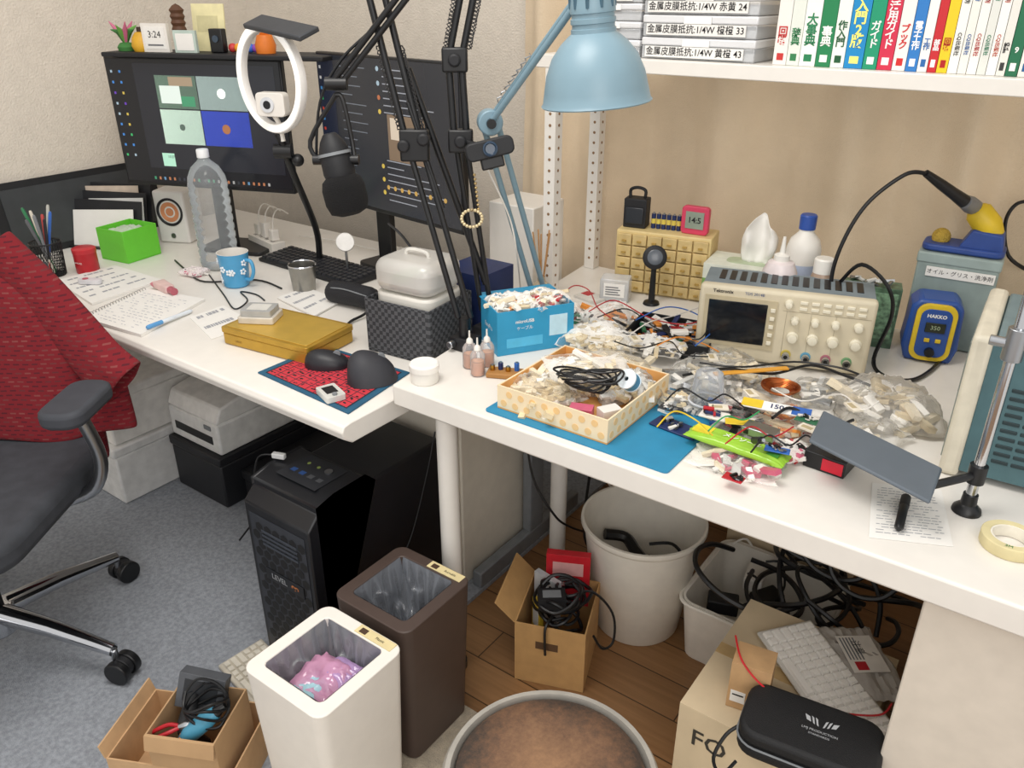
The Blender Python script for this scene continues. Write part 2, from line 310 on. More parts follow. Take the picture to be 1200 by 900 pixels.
for a,c,col,tc,t,lab in BK:
    xa=WY(a,72,1.60).x; xb=WY(c,72,1.60).x; w=xb-xa-.001; hh=.235 if w>.02 else .225
    r=root('book',lab,'book',(xa,1.602,1.2725),0,'books in a row on the white shelf')
    cmx=P(col,.45,var=.01); b=MB(); b.box(0,0,0,w,.165,hh,cmx)
    tt='\n'.join(list(t)) if t!='CQ' else t
    nl=tt.count('\n')+1; sz=min(w*.72,.15/nl); zc=.034+nl*sz*.42
    tm=P(tc,.6,var=0)
    if t=='CQ': b.text('CQ出版社',w*.55,(w/2,-.0006,.045),tm,rot=(90,90,0),bold=.02); b.text('トランジスタ技術',w*.6,(w/2,-.0006,.14),tm,rot=(90,90,0),bold=.02)
    else:
        b.text(tt,sz,(w/2,-.0006,zc),tm,bold=.025); b.box(w*.25,-.0005,.008,w*.75,0,.020,tm)
    b.done('cover',r,bev=.0012)
    b=MB(); b.box(.0015,.002,hh-.001,w-.0015,.163,hh+.0004,PAPER); b.done('pages',r)

# ================================================================ OSCILLOSCOPE
p,a,w=fr((812,418),(1012,445),ZT); SC=P('#cfc5ac',.55,var=.02); SC2=P('#78848a',.6)
r=root('oscilloscope','cream bench oscilloscope with dark screen and rows of knobs','oscilloscope',p,a)
b=MB(); b.box(.004,.02,.012,.323,.124,.156,SC2)
for i in range(14): b.box(.03+i*.02,.05,.156,.042+i*.02,.11,.1572,BLK)
for x in (.03,.29): b.box(x-.015,.03,0,x+.015,.1,.013,BLK)
b.done('housing',r,bev=.006)
b=MB(); b.box(0,0,.006,.327,.026,.158,SC); b.done('front_bezel',r,bev=.008,seg=3)
b=MB(); b.box(.012,-.003,.036,.150,.002,.138,P('#b9ad90',.5)); b.text('Tektronix',.0095,(.045,-.0012,.1475),INK,bold=.02); b.text('TDS 2014B',.008,(.105,-.0012,.1475),P('#244a80',.6,var=0)); sr=b.done('screen_surround',r,bev=.002)
b=MB(); b.box(.020,-.0045,.045,.132,-.002,.130,P('#10141a',.12,var=0)); b.done('screen',sr,bev=.001)
BTN=P('#e2dcc8',.5,var=0); KN=P('#e0dac6',.5,var=0)
for i in range(5): b=MB(); b.box(.138,-.006,.048+i*.017,.147,-.003,.056+i*.017,BTN); b.done('button',sr,bev=.001)
b=MB()
for i in range(3): b.box(.168+i*.045,-.0006,.022,.1685+i*.045,0,.12,P('#8f866e',.6))
b.box(.16,-.0006,.121,.32,0,.1215,P('#8f866e',.6)); b.done('panel_lines',r)
for i,(x,z,rad) in enumerate([(.185,.105,.008),(.222,.105,.008),(.259,.105,.008),(.300,.105,.009),(.185,.07,.011),(.222,.07,.011),(.259,.07,.011),(.300,.07,.011),(.170,.137,.008)]):
    b=MB(); b.lathe([(rad,0),(rad,.004),(rad*.82,.006),(rad*.78,.014),(rad*.5,.015),(0,.015)],KN,(0,0,0),18,Matrix.Translation((x,0,z))@Euler((R(90),0,0)).to_matrix().to_4x4()); b.done('knob',r)
for row in range(2):
    for i in range(6): b=MB(); b.box(.19+i*.021,-.003,.126+row*.012,.204+i*.021,.001,.132+row*.012,BTN); b.done('button',r,bev=.0008)
for i,x in enumerate((.178,.215,.252,.290)):
    b=MB(); b.cyl((x,0,.032),(x,-.016,.032),.0075,CHROME,n=16); b.cyl((x,-.015,.032),(x,-.0165,.032),.004,BLK,n=12); b.cyl((x,0,.032),(x,-.003,.032),.0095,[P('#c9b44a',.5),P('#5a9ab8',.5),P('#b06a78',.5),P('#6a9a6a',.5)][i],n=16); b.done('connector',r)

# ================================================================ YELLOW DRAWER CABINET
p,a,w=fr((718,340),(830,356),ZT); YW=P('#dcc68e',.5,var=.03)
r=root('parts_cabinet','yellow multi-drawer parts cabinet against the curtain','cabinet',p,a)
b=MB(); b.box(0,.006,0,.23,.10,.155,YW); b.done('frame',r,bev=.003)
for i in range(6):
    for j in range(5):
        dr=MB(); x=.006+i*.037; z=.006+j*.029; dr.box(x,-.004,z,x+.034,.008,z+.026,P('#cfb67e',.3,var=.08)); do=dr.done('drawer',r,bev=.0015)
        dr=MB(); dr.box(x+.012,-.009,z+.008,x+.022,-.004,z+.012,P('#b0904a',.4)); dr.done('pull',do)
base=p; ca,sa=cos(a),sin(a)
def onc(x,y): return V((base.x+x*ca-y*sa,base.y+x*sa+y*ca,ZT+.1555))
r=root('battery_charger','black battery charger with grip handle on the yellow cabinet','charger',onc(.035,.05),a)
b=MB(); b.box(-.028,-.02,0,.028,.02,.07,BLKM); b.box(-.022,-.024,.01,.022,-.02,.05,P('#2a2d33',.3)); b.done('body',r,bev=.004)
b=MB(); b.tube(sm([(-.018,0,.07),(-.018,0,.088),(0,0,.094),(.018,0,.088),(.018,0,.07)],4),.004,BLK); b.done('handle',r)
for i in range(6):
    r=root('battery','blue capped small battery standing in the row on the yellow cabinet','battery',onc(.078+i*.0125,.05),a,'small batteries standing in a row')
    b=MB(); b.lathe([(0,0),(.0055,0),(.0055,.036),(.002,.037),(.002,.039),(0,.039)],[NAVY,NAVY,STEEL,STEEL,STEEL],n=12); b.lathe([(.0057,.012),(.0057,.024)],P('#d9c65a',.4),n=12); b.done('cell',r)
r=root('digital_clock','pink red digital thermometer clock reading 14:5','clock',onc(.183,.045),a-.1)
b=MB(); b.prism(rrect(-.033,0,.033,.066,.009),0,.016,P('#d04060',.4,var=.02),Euler((R(90),0,0)).to_matrix().to_4x4()); b.done('case',r,bev=.002)
b=MB(); b.box(-.022,-.018,.014,.022,-.0155,.054,P('#8e9a8c',.3)); b.text('14:5',.019,(0,-.0185,.034),INK,bold=.02); b.done('display',r)

# tissue + bottles
r=root('product_box','low white carton under the tissue box','box',(-.70,1.70,ZT+.0005),R(8))
b=MB(); b.box(0,0,0,.21,.13,.05,P('#d8d8cf',.7)); b.done('carton',r,bev=.002)
r=root('tissue_box','white and green tissue box with a tissue pulled up','tissue box',(-.70,1.705,ZT+.051),R(8))
b=MB(); b.box(0,0,0,.2,.11,.065,P('#dfe3d6',.7)); b.box(.0,-.0008,.01,.2,0,.03,P('#7fa85c',.6)); b.prism(rrect(.04,.03,.16,.08,.02),.065,.0658,P('#b9c7a8',.6)); b.done('carton',r,bev=.002)
b=MB()
def tis(u,v):
    x=(u-.5); w_=.045+.022*sin(v*PI*.8); return V((.1+x*2*w_*.6+.012*v,.055+.014*sin(x*9+v*2)*(.3+v)+.008*noise.noise(V((u*4,v*3,2))),.064+.115*v*(1-.9*abs(x+.08)**1.3)+.008*noise.noise(V((u*4,3,v*2)))*v))
b.grid(tis,26,14,P('#f3f1ec',.9,var=0)); b.done('tissue',r,sol=.0008)
def bottle(name,lab,loc,prof,m,cap,mc,cat='bottle'):
    r=root(name,lab,cat,loc); b=MB(); b.lathe(prof,m); b.done('body',r)
    b=MB(); b.lathe(cap,mc,n=24); b.done('cap',r); return r
WPL=P('#e4e1da',.4,var=.01)
rr=bottle('alcohol_bottle','tall white bottle with blue screw cap behind the oscilloscope',(-.490,1.735,ZT),[(0,0),(.034,0),(.036,.004),(.036,.18),(.030,.20),(.016,.215),(.014,.225)],WPL,[(.017,.222),(.0175,.25),(.015,.253),(0,.253)],P('#2b4fa0',.4))
b=MB(); b.lathe([(.0364,.05),(.0364,.15)],P('#b9c6dd',.5)); b.done('paper_label',rr)
rr=bottle('squeeze_bottle','short squeeze bottle with nozzle in front of the blue-capped bottle',(-.500,1.625,ZT),[(0,0),(.034,0),(.036,.006),(.035,.155),(.026,.175),(.014,.18)],P('#ddd2d2',.35),[(.016,.178),(.016,.19),(.006,.195),(.003,.228),(0,.228)],WPL)
b=MB(); b.lathe([(.0362,.10),(.0362,.14)],P('#8e6f78',.5)); b.done('paper_label',rr)
bottle('spray_jar','small brown-filled jar with white cap right of the squeeze bottle',(-.420,1.645,ZT),[(0,0),(.021,0),(.022,.004),(.022,.155),(.018,.165)],P('#a08a78',.3),[(.0195,.163),(.0195,.19),(.017,.193),(0,.193)],WPL)
r=root('circuit_module','green tinted electronic module standing behind the oscilloscope corner','electronics',(-.385,1.70,ZT),R(15))
b=MB(); b.box(0,0,0,.11,.05,.13,P('#4d6a52',.35,var=.3,scale=60)); b.box(.005,-.002,.02,.105,0,.12,P('#6a8a6e',.3,var=.3,scale=120)); b.done('case',r,bev=.004)
b=MB(); b.bits(.1,.05,.02,[BLK,STEEL,PAPG],14,3,.007,.0); b.done('components',r,loc=(.05,.025,.131))

# ================================================================ SOLDERING
RX=Euler((R(90),0,0)).to_matrix().to_4x4(); SBL=P('#2a4f98',.4,var=.01)
r=root('soldering_station','blue and yellow soldering station with small display','soldering station',(-.250,1.69,ZT+.001),R(14))
b=MB(); b.prism([(.005,0),(.090,0),(.098,.03),(.094,.115),(.080,.13),(.014,.13),(0,.115),(-.005,.03)],-.075,0,SBL,RX); b.done('housing',r,bev=.006)
b=MB(); b.prism(rrect(.010,.006,.084,.124,.022),0.0,.009,YEL,RX); b.prism(rrect(.019,.015,.075,.115,.016),.009,.011,SBL,RX); b.text('HAKKO',.010,(.047,-.0116,.101),WINK,bold=.03); fp=b.done('front_panel',r,bev=.0015)
b=MB(); b.box(.030,-.014,.068,.066,-.011,.088,P('#23291f',.2)); b.text('350',.012,(.048,-.0145,.078),P('#a9bb98',.4)); b.done('display',fp,bev=.001)
for x in (.038,.058): b=MB(); b.box(x-.005,-.014,.047,x+.005,-.011,.055,YEL); b.done('button',fp,bev=.001)
b=MB(); b.cyl((.047,-.010,.027),(.047,-.021,.027),.009,BLK,n=16); b.done('socket',fp)
r=root('storage_tin','grey green square canister with a handwritten paper label','canister',(-.275,1.79,ZT+.001),R(4))
b=MB(); b.box(0,0,0,.15,.08,.18,P('#8c9b98',.5)); b.done('body',r,bev=.005)
b=MB(); b.box(-.002,-.002,.175,.152,.082,.198,P('#98a8a5',.5)); b.done('lid',r,bev=.004)
b=MB(); b.box(.02,-.003,.15,.145,-.001,.170,PAPER); b.text('オイル・グリス・洗浄剤',.011,(.082,-.0035,.16),INK); b.done('paper_label',r)
hx=V((-.275,1.80,ZT+.2005))
r=root('iron_holder','blue and yellow soldering iron holder atop the grey green canister','iron holder',hx,R(4))
b=MB(); b.prism(rrect(.0,-.005,.15,.070,.02),0,.014,P('#2d4a90',.45)); b.prism([(.06,.0),(.148,.0),(.14,.045),(.085,.05)],-.060,-.005,P('#2d4a90',.45),RX); b.done('base',r,bev=.004)
b=MB(); b.tube([(.125,.033,.035),(.108,.033,.055),(.085,.033,.080),(.078,.033,.087)],[.018,.027,.025,.017],YEL,20); b.done('shroud',r,bev=.002)
b=MB(); b.sph((.03,.033,.022),.018,P('#c9a845',.8,bump=.8,bscale=200)); b.done('sponge',r)
hm=Matrix.Translation(hx)@Matrix.Rotation(R(4),4,'Z')
A=hm@V((.100,.033,.066)); dr_=(hm@V((.078,.033,.087)))-A; dr_.normalize()
B=WF(1130,236,1.56); Cc=WF(1085,203,1.54)
r=root('soldering_iron','black soldering iron resting upright in the yellow holder','soldering iron',(0,0,0))
A2=A+dr_*.032; b=MB(); b.tube([A,A2],[.005,.014],P('#c9c3b4',.6),14); b.tube([A2,A2.lerp(B,.5),B],[.0155,.0165,.013],P('#7b7d80',.5),14); b.done('grip_ring',r)
b=MB(); b.tube([B,B.lerp(Cc,.3),B.lerp(Cc,.6),Cc],[.013,.011,.010,.007],BLK,14); b.done('handle',r)
b=MB(); b.tube(sm([Cc,WF(1060,205,1.54),WF(1015,240,1.54),WF(985,290,1.54),WF(974,335,1.54),WF(985,380,1.5)+V((0,0,.01))],8),.004,BLK,8); b.done('cord',r)
cable('black_cable','black power cord curling from the soldering station to the holder','cable',[W(1103,405,ZT+.02),W(1100,425,ZT+.006),W(1070,445,ZT+.006),W(1035,440,ZT+.006),W(1024,420,ZT+.01),WF(1045,370,1.45),WF(1040,335,1.45),WF(1010,310,1.50),WF(985,330,1.54)],.004,BLK)
cable('black_cable','black cord looping behind the iron holder at the right','cable',[WF(1210,235,1.62),WF(1190,240,1.62),WF(1178,262,1.62),WF(1182,300,1.62),WF(1210,320,1.62)],.004,BLK)

# ================================================================ BENCH POWER SUPPLY
p=W(1098,553,ZT+.0005)
r=root('power_supply','teal ribbed bench power supply with cream front frame','power supply',p,R(3))
b=MB(); b.box(.027,0,.012,.40,.25,.222,TEAL)
for i in range(10):
    for j in range(10): b.box(.065+i*.026,-.0015,.04+j*.013,.087+i*.026,.001,.046+j*.013,P('#1e3034',.6))
b.done('housing',r,bev=.006)
b=MB(); b.box(.03,.006,.222,.40,.244,.229,P('#6f8286',.5)); b.done('top_cover',r,bev=.004)
b=MB(); b.box(0,-.003,.0,.028,.253,.232,P('#d6cfbc',.5)); b.done('front_frame',r,bev=.008,seg=3)
b=MB(); b.box(-.002,.02,.02,.001,.23,.212,P('#8e9690',.5)); b.box(-.003,.05,.12,-.001,.2,.19,P('#10181a',.2)); b.done('front_panel',r)
p=W(1132,599,ZT)
r=root('pole_stand','chrome pole stand with black foot holding a slate grey plate','stand',p)
b=MB(); b.cyl((0,0,.012),(0,0,.78),.0075,CHROME,n=20); b.done('pole',r)
b=MB(); b.lathe([(0,0.0005),(.02,0.0005),(.019,.006),(.011,.014),(.010,.03),(0,.03)],BLK,n=24); b.done('foot',r)
b=MB(); b.cyl((0,0,.24),(0,0,.285),.013,STEEL,n=16); b.cyl((-.03,-.0,.262),(.03,.0,.262),.007,STEEL,n=12); b.done('clamp',r,bev=.001)
q=[W(965,480,.80)-p,W(1105,548,.79)-p,W(1090,588,.785)-p,W(948,515,.795)-p]
b=MB(); b.hexa([x-V((0,0,.006)) for x in (q[3],q[2],q[1],q[0])],[q[3],q[2],q[1],q[0]],P('#5a636c',.55,var=.02)); b.done('plate',r,bev=.003)
b=MB(); b.cyl((0,0,.05),(0,0,.078),.012,BLK,n=16); b.cyl((0,0,.062),tuple((q[1]+q[2])/2+V((-.012,0,-.009))),.006,BLK); b.done('plate_bracket',r)

def sheet(name,lab,cat,px,z,m=PAPER,lines=0,th=.0008,seed=1,group=None,ink=INKG):
    q=[W(x,y,z) for x,y in px]; c=sum(q,V())/4; b=MB(); qq=[x-c for x in q]; lo=[V((x.x,x.y,0)) for x in qq]; hi=[V((x.x,x.y,th)) for x in qq]
    b.hexa(lo,hi,m); rn=random.Random(seed)
    for k in range(lines):
        t=.08+.86*k/max(1,lines); l=hi[0].lerp(hi[3],t); rr_=hi[1].lerp(hi[2],t); s0=.08
        while s0<.88:
            s1=min(.92,s0+rn.uniform(.03,.10)); t2=t+.20/max(1,lines)
            l2=hi[0].lerp(hi[3],t2); r2=hi[1].lerp(hi[2],t2); up=V((0,0,.0003))
            if rn.random()<.75: b.quad([l.lerp(rr_,s0)+up,l.lerp(rr_,s1)+up,l2.lerp(r2,s1)+up,l2.lerp(r2,s0)+up],ink)
            s0=s1+.015
    o=b.done(name); o.location=c; return tag(o,lab,cat,group)
LINK=P('#a2a4a9',.8,var=0)
sheet('paper_sheet','printed note sheet under the black marker','paper',[(1022,566),(1103,574),(1117,641),(1018,630)],ZT+.0005,lines=18,th=.0006,ink=LINK)
def rod(name,lab,cat,p,q,r,m,cm=None,group=None):
    p=V(p);q=V(q); rt=root(name,lab,cat,p,0,group); d=q-p
    b=MB(); b.tube([V((0,0,0)),d*.06,d*.68],[r*.5,r,r],m,12); b.done('barrel',rt)
    b=MB(); b.tube([d*.68,d*.97,d],[r*1.08,r*1.08,r*.7],cm or m,12); b.done('cap',rt); return rt
rod('marker_pen','black marker lying on the printed note sheet','pen',W(1053,620,ZT+.0085),W(1062,582,ZT+.0085),.0065,BLK,BLKM)
r=root('masking_tape','roll of pale yellow masking tape near the desk edge','tape',W(1182,640,ZT+.0005))
b=MB(); b.lathe([(.026,0),(.036,0),(.037,.002),(.037,.017),(.036,.018),(.026,.018),(.026,0)],P('#d8cc9e',.7),n=40); b.done('tape_roll',r)
b=MB(); b.lathe([(.0235,.0005),(.0258,.0005),(.0258,.0175),(.0235,.0175),(.0235,.0005)],P('#e9e4d6',.8),n=40); b.text('3M',.008,(.0,-.030,.0185),P('#2d7a4a',.5),rot=(0,0,0)); b.done('core',r)

# ================================================================ TRAY, MAT, BLUE BOX
b=MB(); b.prism(rrect(-.797,1.008,-.437,1.285,.008),ZT+.0004,ZT+.003,P('#2583ac',.6,var=.03)); tag(b.done('work_mat'),'bright blue flat work mat under the dotted tray','mat')
x0,y0,w,d,h,z=-.782,1.028,.226,.222,.045,ZT+.0035
r=root('dotted_box','cream box lid with orange polka dots full of parts bags','box',(x0,y0,z))
OC=P('#ecd9b6',.6,var=.01); OD=P('#e8c288',.6,var=.01); OI=P('#e0a560',.6,var=.03)
b=MB(); b.box(0,0,0,w,d,.003,OI)
b.box(0,0,.003,w,.003,h,OC);b.box(0,d-.003,.003,w,d,h,OC);b.box(0,.003,.003,.003,d-.003,h,OC);b.box(w-.003,.003,.003,w,d-.003,h,OC)
for i in range(9):
    for j in range(2):
        x=.014+i*.025+(.012 if j else 0); zz=.013+j*.019
        if x<w-.008: b.cyl((x,.0,zz),(x,-.0006,zz),.0065,OD,n=14); b.cyl((w,x,zz),(w+.0006,x,zz),.0065,OD,n=14)
b.box(.003,.003,.003,w-.003,.0036,h-.001,OI); b.box(.003,d-.0036,.003,w-.003,d-.003,h-.001,OI); b.box(.003,.003,.003,.0036,d-.003,h-.001,OI)
b.done('tray',r)
def bag(lab,loc,w,d,h,rz=0,seed=0,m=None,cols=None,n=25,size=.007,name='parts_bag',cat='plastic bag',k=.78):
    h*=k; rt=root(name,lab,cat,V(loc)+V((0,0,.0006)),rz); b=MB(); b.pillow(w,d,h,m or BAG,seed); b.done('film',rt,sharp=75)
    if cols: b=MB(); b.bits(w*.94,d*.94,h*.95,cols,n,seed+5,size,long=1); b.done('contents',rt)
    return rt
TAN=P('#d9c8a4',.6); TAN2=P('#e8dcc2',.6); COPPER=P('#b4673a',.3,1); PCBG=P('#2c6b4a',.5,var=.1); BLU=P('#2d66b8',.4); PINK=P('#c8607a',.4); WP=P('#efece5',.5,var=0)
TZ=z+.0035
bag('plastic bag of tan resistors heaped at the back left of the dotted box',(-.71,1.18,TZ),.14,.11,.075,.5,1,BAG,[TAN,TAN2,WP,TAN],110,.012)
bag('plastic bag of tan strips at the front left of the dotted box',(-.725,1.09,TZ),.12,.11,.065,-.2,2,BAG,[TAN2,TAN,WP],110,.012)
bag('bulging clear bag of parts at the back right of the dotted box',(-.62,1.20,TZ),.12,.10,.07,.9,3,BAG,[TAN,PAPG,WP],80,.011)
bag('loose tan packet spilling over the dotted box rear wall',(-.69,1.262,ZT+.004),.16,.08,.07,.1,6,BAG,[TAN,TAN2],70,.012)
bag('empty clear bag draped on top of the dotted box heap',(-.68,1.165,TZ+.045),.15,.11,.03,.8,7,BAG,[TAN2,WP],24,.010)
b=MB()
for s_ in range(9):
    b.tube(sm([(cos(t)*(.034+.003*s_)*(1+.12*sin(s_*2+t)),sin(t)*(.018+.002*(s_%4))+.006*sin(3*t+s_),.004+.003*s_+.006*sin(2*t+s_)) for t in [k*PI/5 for k in range(10)]],4,True),.002,BLK,6,closed=True)
o=b.done('cable_bundle',loc=(-.645,1.11,TZ+.044),rz=.45); tag(o,'coiled black thin cable bundle on bags in the dotted box','cable')
r=root('wire_spool','small blue and white wire spool in the dotted box','spool',(-.585,1.15,TZ+.058),0,rot=(R(50),R(15),R(-20)))
b=MB(); b.lathe([(.004,-.012),(.018,-.012),(.018,-.009),(.004,-.009)],P('#dfe9ee',.4),n=24); b.lathe([(.004,.009),(.018,.009),(.018,.012),(.004,.012)],P('#dfe9ee',.4),n=24); b.done('flange',r)
b=MB(); b.lathe([(.005,-.009),(.0165,-.009),(.0165,.009),(.005,.009)],P('#3f86ad',.4),n=24); b.done('wire_winding',r)
r=root('terminal_block','pink red plastic connector in the front of the dotted box','connector',(-.625,1.058,TZ+.012),R(20))
b=MB(); b.box(-.02,-.012,0,.02,.012,.022,PINK)
for i in range(4): b.box(-.016+i*.009,-.0125,.006,-.010+i*.009,-.011,.016,BLK)
b.done('body',r,bev=.002)
r=root('memory_module','flat green circuit strip along the dotted box front wall','circuit board',(-.69,1.046,TZ),R(-4))
b=MB(); b.box(-.04,-.01,0,.035,.01,.004,PCBG); b.box(-.03,-.006,.004,-.01,.006,.007,BLK); b.box(0,-.006,.004,.02,.006,.007,BLK); b.done('board',r)
r=root('white_module','small white module in the right corner of the dotted box','module',(-.583,1.08,TZ),R(60))
b=MB(); b.box(-.018,-.012,0,.018,.012,.035,WHITE); b.box(-.012,-.0125,.008,.012,-.0115,.02,INKG); b.done('body',r,bev=.002)
p=W(583,418,ZT+.0005); r=root('product_box','bright sky blue open carton stuffed with small bags','box',p,R(57))
b=MB(); L_=.17; D_=.10; Hh=.095
b.box(0,0,0,L_,D_,.003,SKY)
for q in ((0,0,L_,.002),(0,D_-.002,L_,D_),(0,.002,.002,D_-.002),(L_-.002,.002,L_,D_-.002)): b.box(q[0],q[1],.003,q[2],q[3],Hh,SKY)
b.text('microUSB',.010,(.06,-.0008,.07),WINK,bold=.02); b.text('ケーブル',.009,(.06,-.0008,.055),WINK); b.box(.115,-.0008,.03,.155,0,.075,P('#bfe0ee',.6)); b.box(.02,-.0008,.015,.10,0,.035,P('#55b8e0',.6))
b.text('EasyPro',.014,(-.0008,.05,.05),WINK,rot=(90,0,-90))
b.done('carton',r)
b=MB(); b.box(0,D_,Hh-.002,L_,D_+.03,Hh,SKY); b.done('flap',r)
b=MB(); b.pillow(.15,.085,.05,film('#e8e2d6',.5,.15,16,.3),9,c=(.085,.05,.05)); b.done('liner_bag',r)
for k,(x,y,s_) in enumerate([(.05,.05,11),(.12,.05,12)]):
    q=Matrix.Rotation(R(57),4,'Z')@V((x,y,0))+p; bag(['clear bag of coloured wires in the left of the sky blue carton','clear bag of orange parts in the right of the sky blue carton'][k],(q.x,q.y,ZT+.082),.095,.09,.045,R(57+k*20),s_,BAG,[WP,TAN2,TAN,PAPG,[ORANGE,RED][k]],44,.009)
for k,(px,py) in enumerate([(551,430),(571,428),(560,439)]):
    r=root('dropper_bottle',['clear dropper bottle at left of the trio beside the arm clamp','clear dropper bottle at right of the trio, orange liquid','frontmost clear dropper bottle with orange liquid'][k],'bottle',W(px,py,ZT),0,'small dropper bottles by the arm clamps')
    b=MB(); b.lathe([(0,0.0005),(.0135,0.0005),(.0145,.003),(.0145,.042),(.010,.05),(.005,.053)],film('#eef1f4',.18,.08,20,.1),n=20); b.done('body',r)
    b=MB(); b.lathe([(0,.002),(.013,.002),(.013,.030),(0,.030)],P('#e0a27a',.3),n=20); b.done('liquid',r)
    b=MB(); b.lathe([(.0055,.051),(.007,.053),(.006,.060),(.002,.064),(.0015,.078),(0,.078)],WPL,n=16); b.done('nozzle',r)
r=root('ointment_jar','round white lidded jar at the workbench corner','jar',W(498,446,ZT+.0005))
b=MB(); b.lathe([(0,0),(.026,0),(.027,.003),(.027,.026)],WPL,n=36); b.done('body',r)
b=MB(); b.lathe([(.0285,.024),(.029,.026),(.029,.036),(.026,.039),(.015,.0385),(0,.038)],P('#efece6',.35,var=0),n=36); b.done('lid',r)
r=root('tool_stand','small wooden block holding blue and brass bits','tool holder',W(592,440,ZT+.0005),R(25))
b=MB(); b.box(-.035,-.018,0,.035,.018,.010,P('#a9783f',.6)); b.done('block',r,bev=.002)
for i,(x,m,h_) in enumerate([(-.025,BRASS,.010),(-.01,NAVY,.014),(.006,BRASS,.009),(.022,BLU,.016)]): b=MB(); b.cyl((x,.006*(i%2),.010),(x,.006*(i%2),.010+h_),.005,m,n=12); b.cyl((x,.006*(i%2),.010+h_),(x,.006*(i%2),.012+h_),.003,STEEL,n=10); b.done('bit',r)

# ================================================================ BACK OF BENCH CLUTTER
r=root('electronics_tray','black open tray of circuit boards and wires before the oscilloscope','tray',W(728,408,ZT+.0005),R(10))
b=MB(); b.box(0,0,0,.18,.14,.003,BLK)
for q in ((0,0,.18,.003),(0,.137,.18,.14),(0,.003,.003,.137),(.177,.003,.18,.137)): b.box(q[0],q[1],.003,q[2],q[3],.035,BLKM)
b.done('tray',r,bev=.001)
b=MB(); b.bits(.17,.13,.07,[BLK,NAVY,WHITE,RED,PCBG,STEEL,ORANGE,PAPG],110,21,.010,long=1); b.done('contents',r,loc=(.09,.07,.002))
r=root('usb_plug','white cable plug lying on the black electronics tray','plug',W(796,392,ZT+.045),R(40))
b=MB(); b.box(-.018,-.008,0,.018,.008,.01,WHITE); b.box(.018,-.005,.002,.03,.005,.008,STEEL); b.done('body',r,bev=.002)
p=W(763,356,ZT+.0005)
r=root('mini_camera','black round camera head on short stand before the yellow cabinet','camera',p)
b=MB(); b.lathe([(0,0),(.02,0),(.018,.006),(.008,.01),(.006,.09),(0,.09)],BLK,n=20); b.done('stand',r)
X=Matrix.Translation((0,0,.115))@Euler((R(72),0,R(30))).to_matrix().to_4x4()
b=MB(); b.lathe([(0,-.008),(.026,-.008),(.028,-.004),(.028,.006),(.022,.010),(0,.010)],BLKM,n=28,X=X); hd=b.done('head',r)
b=MB(); b.lathe([(.012,.0105),(.018,.012),(.016,.013),(0,.0125)],P('#5a6068',.2),n=24,X=X); b.done('lens',hd)
r=root('sample_case','clear small case with printed insert beside the yellow cabinet','case',W(702,352,ZT+.0005),R(20))
b=MB(); b.box(0,0,0,.07,.05,.055,CLEAR); b.box(.004,.004,.002,.066,.046,.03,PAPG); b.done('case',r,bev=.003)
b=MB(); b.box(.01,-.001,.012,.06,0,.045,PAPER)
for i in range(4): b.box(.014,-.0015,.017+i*.006,.05-.005*(i%2),-.001,.0195+i*.006,INKG)
b.done('paper_label',r)
r=root('cardboard_pack','red and white blister card lying by the lamp base','package',W(672,348,ZT+.0005),R(-12))
b=MB(); b.box(0,0,0,.07,.05,.006,P('#d6d2ca',.6)); b.box(.005,.02,.006,.03,.045,.0066,RED); b.done('card',r,bev=.001)
bag('crumpled bag of cream strips behind the dotted box',W(700,405,ZT),.16,.10,.07,.3,14,BAG,[TAN,WP,TAN2],100,.012)
bag('clear bag with coils between blue carton and black tray',W(716,378,ZT),.13,.09,.06,1.1,15,BAG,[PAPG,BLK,ORANGE,WP,TAN],60,.011)
bag('loose bag with green board beside the sky blue carton',W(664,372,ZT),.08,.08,.05,.6,16,BAG,[PCBG,BLK,RED,WP],30,.009)
bag('clear bag leaning over the front wall of the black electronics tray',W(770,412,ZT+.02),.11,.07,.04,.2,17,BAG,[WP,TAN,BLK],30,.009)
def wires(lab,px,dz,m,r_=.0014,wob=.008,name='wire',cat='wire'):
    cable(name,lab,cat,[W(x,y,ZT+dz+wob*(1+sin(i*2.1))) for i,(x,y) in enumerate(px)],r_,m)
for px,m,lab in [([(690,365),(720,352),(760,372),(800,380),(835,372)],RED,'thin red jumper wire over the black electronics tray'),([(700,372),(735,362),(770,385),(815,398),(830,385)],BLK,'thin black wire over the black electronics tray'),([(735,395),(760,378),(790,370),(820,360)],WHITE,'thin white wire over the black electronics tray'),([(655,350),(672,335),(690,340),(700,360),(715,372)],RED,'red lead looping by the lamp base'),([(745,375),(780,360),(812,366),(835,385),(815,405)],BLU,'thin blue wire over the black electronics tray'),([(770,405),(795,395),(822,402),(842,412)],ORANGE,'thin orange wire at the tray right end'),([(720,400),(750,408),(785,400),(800,415),(830,418)],BLK,'black lead lying over the bag before the black tray')]: wires(lab,px,.045,m)

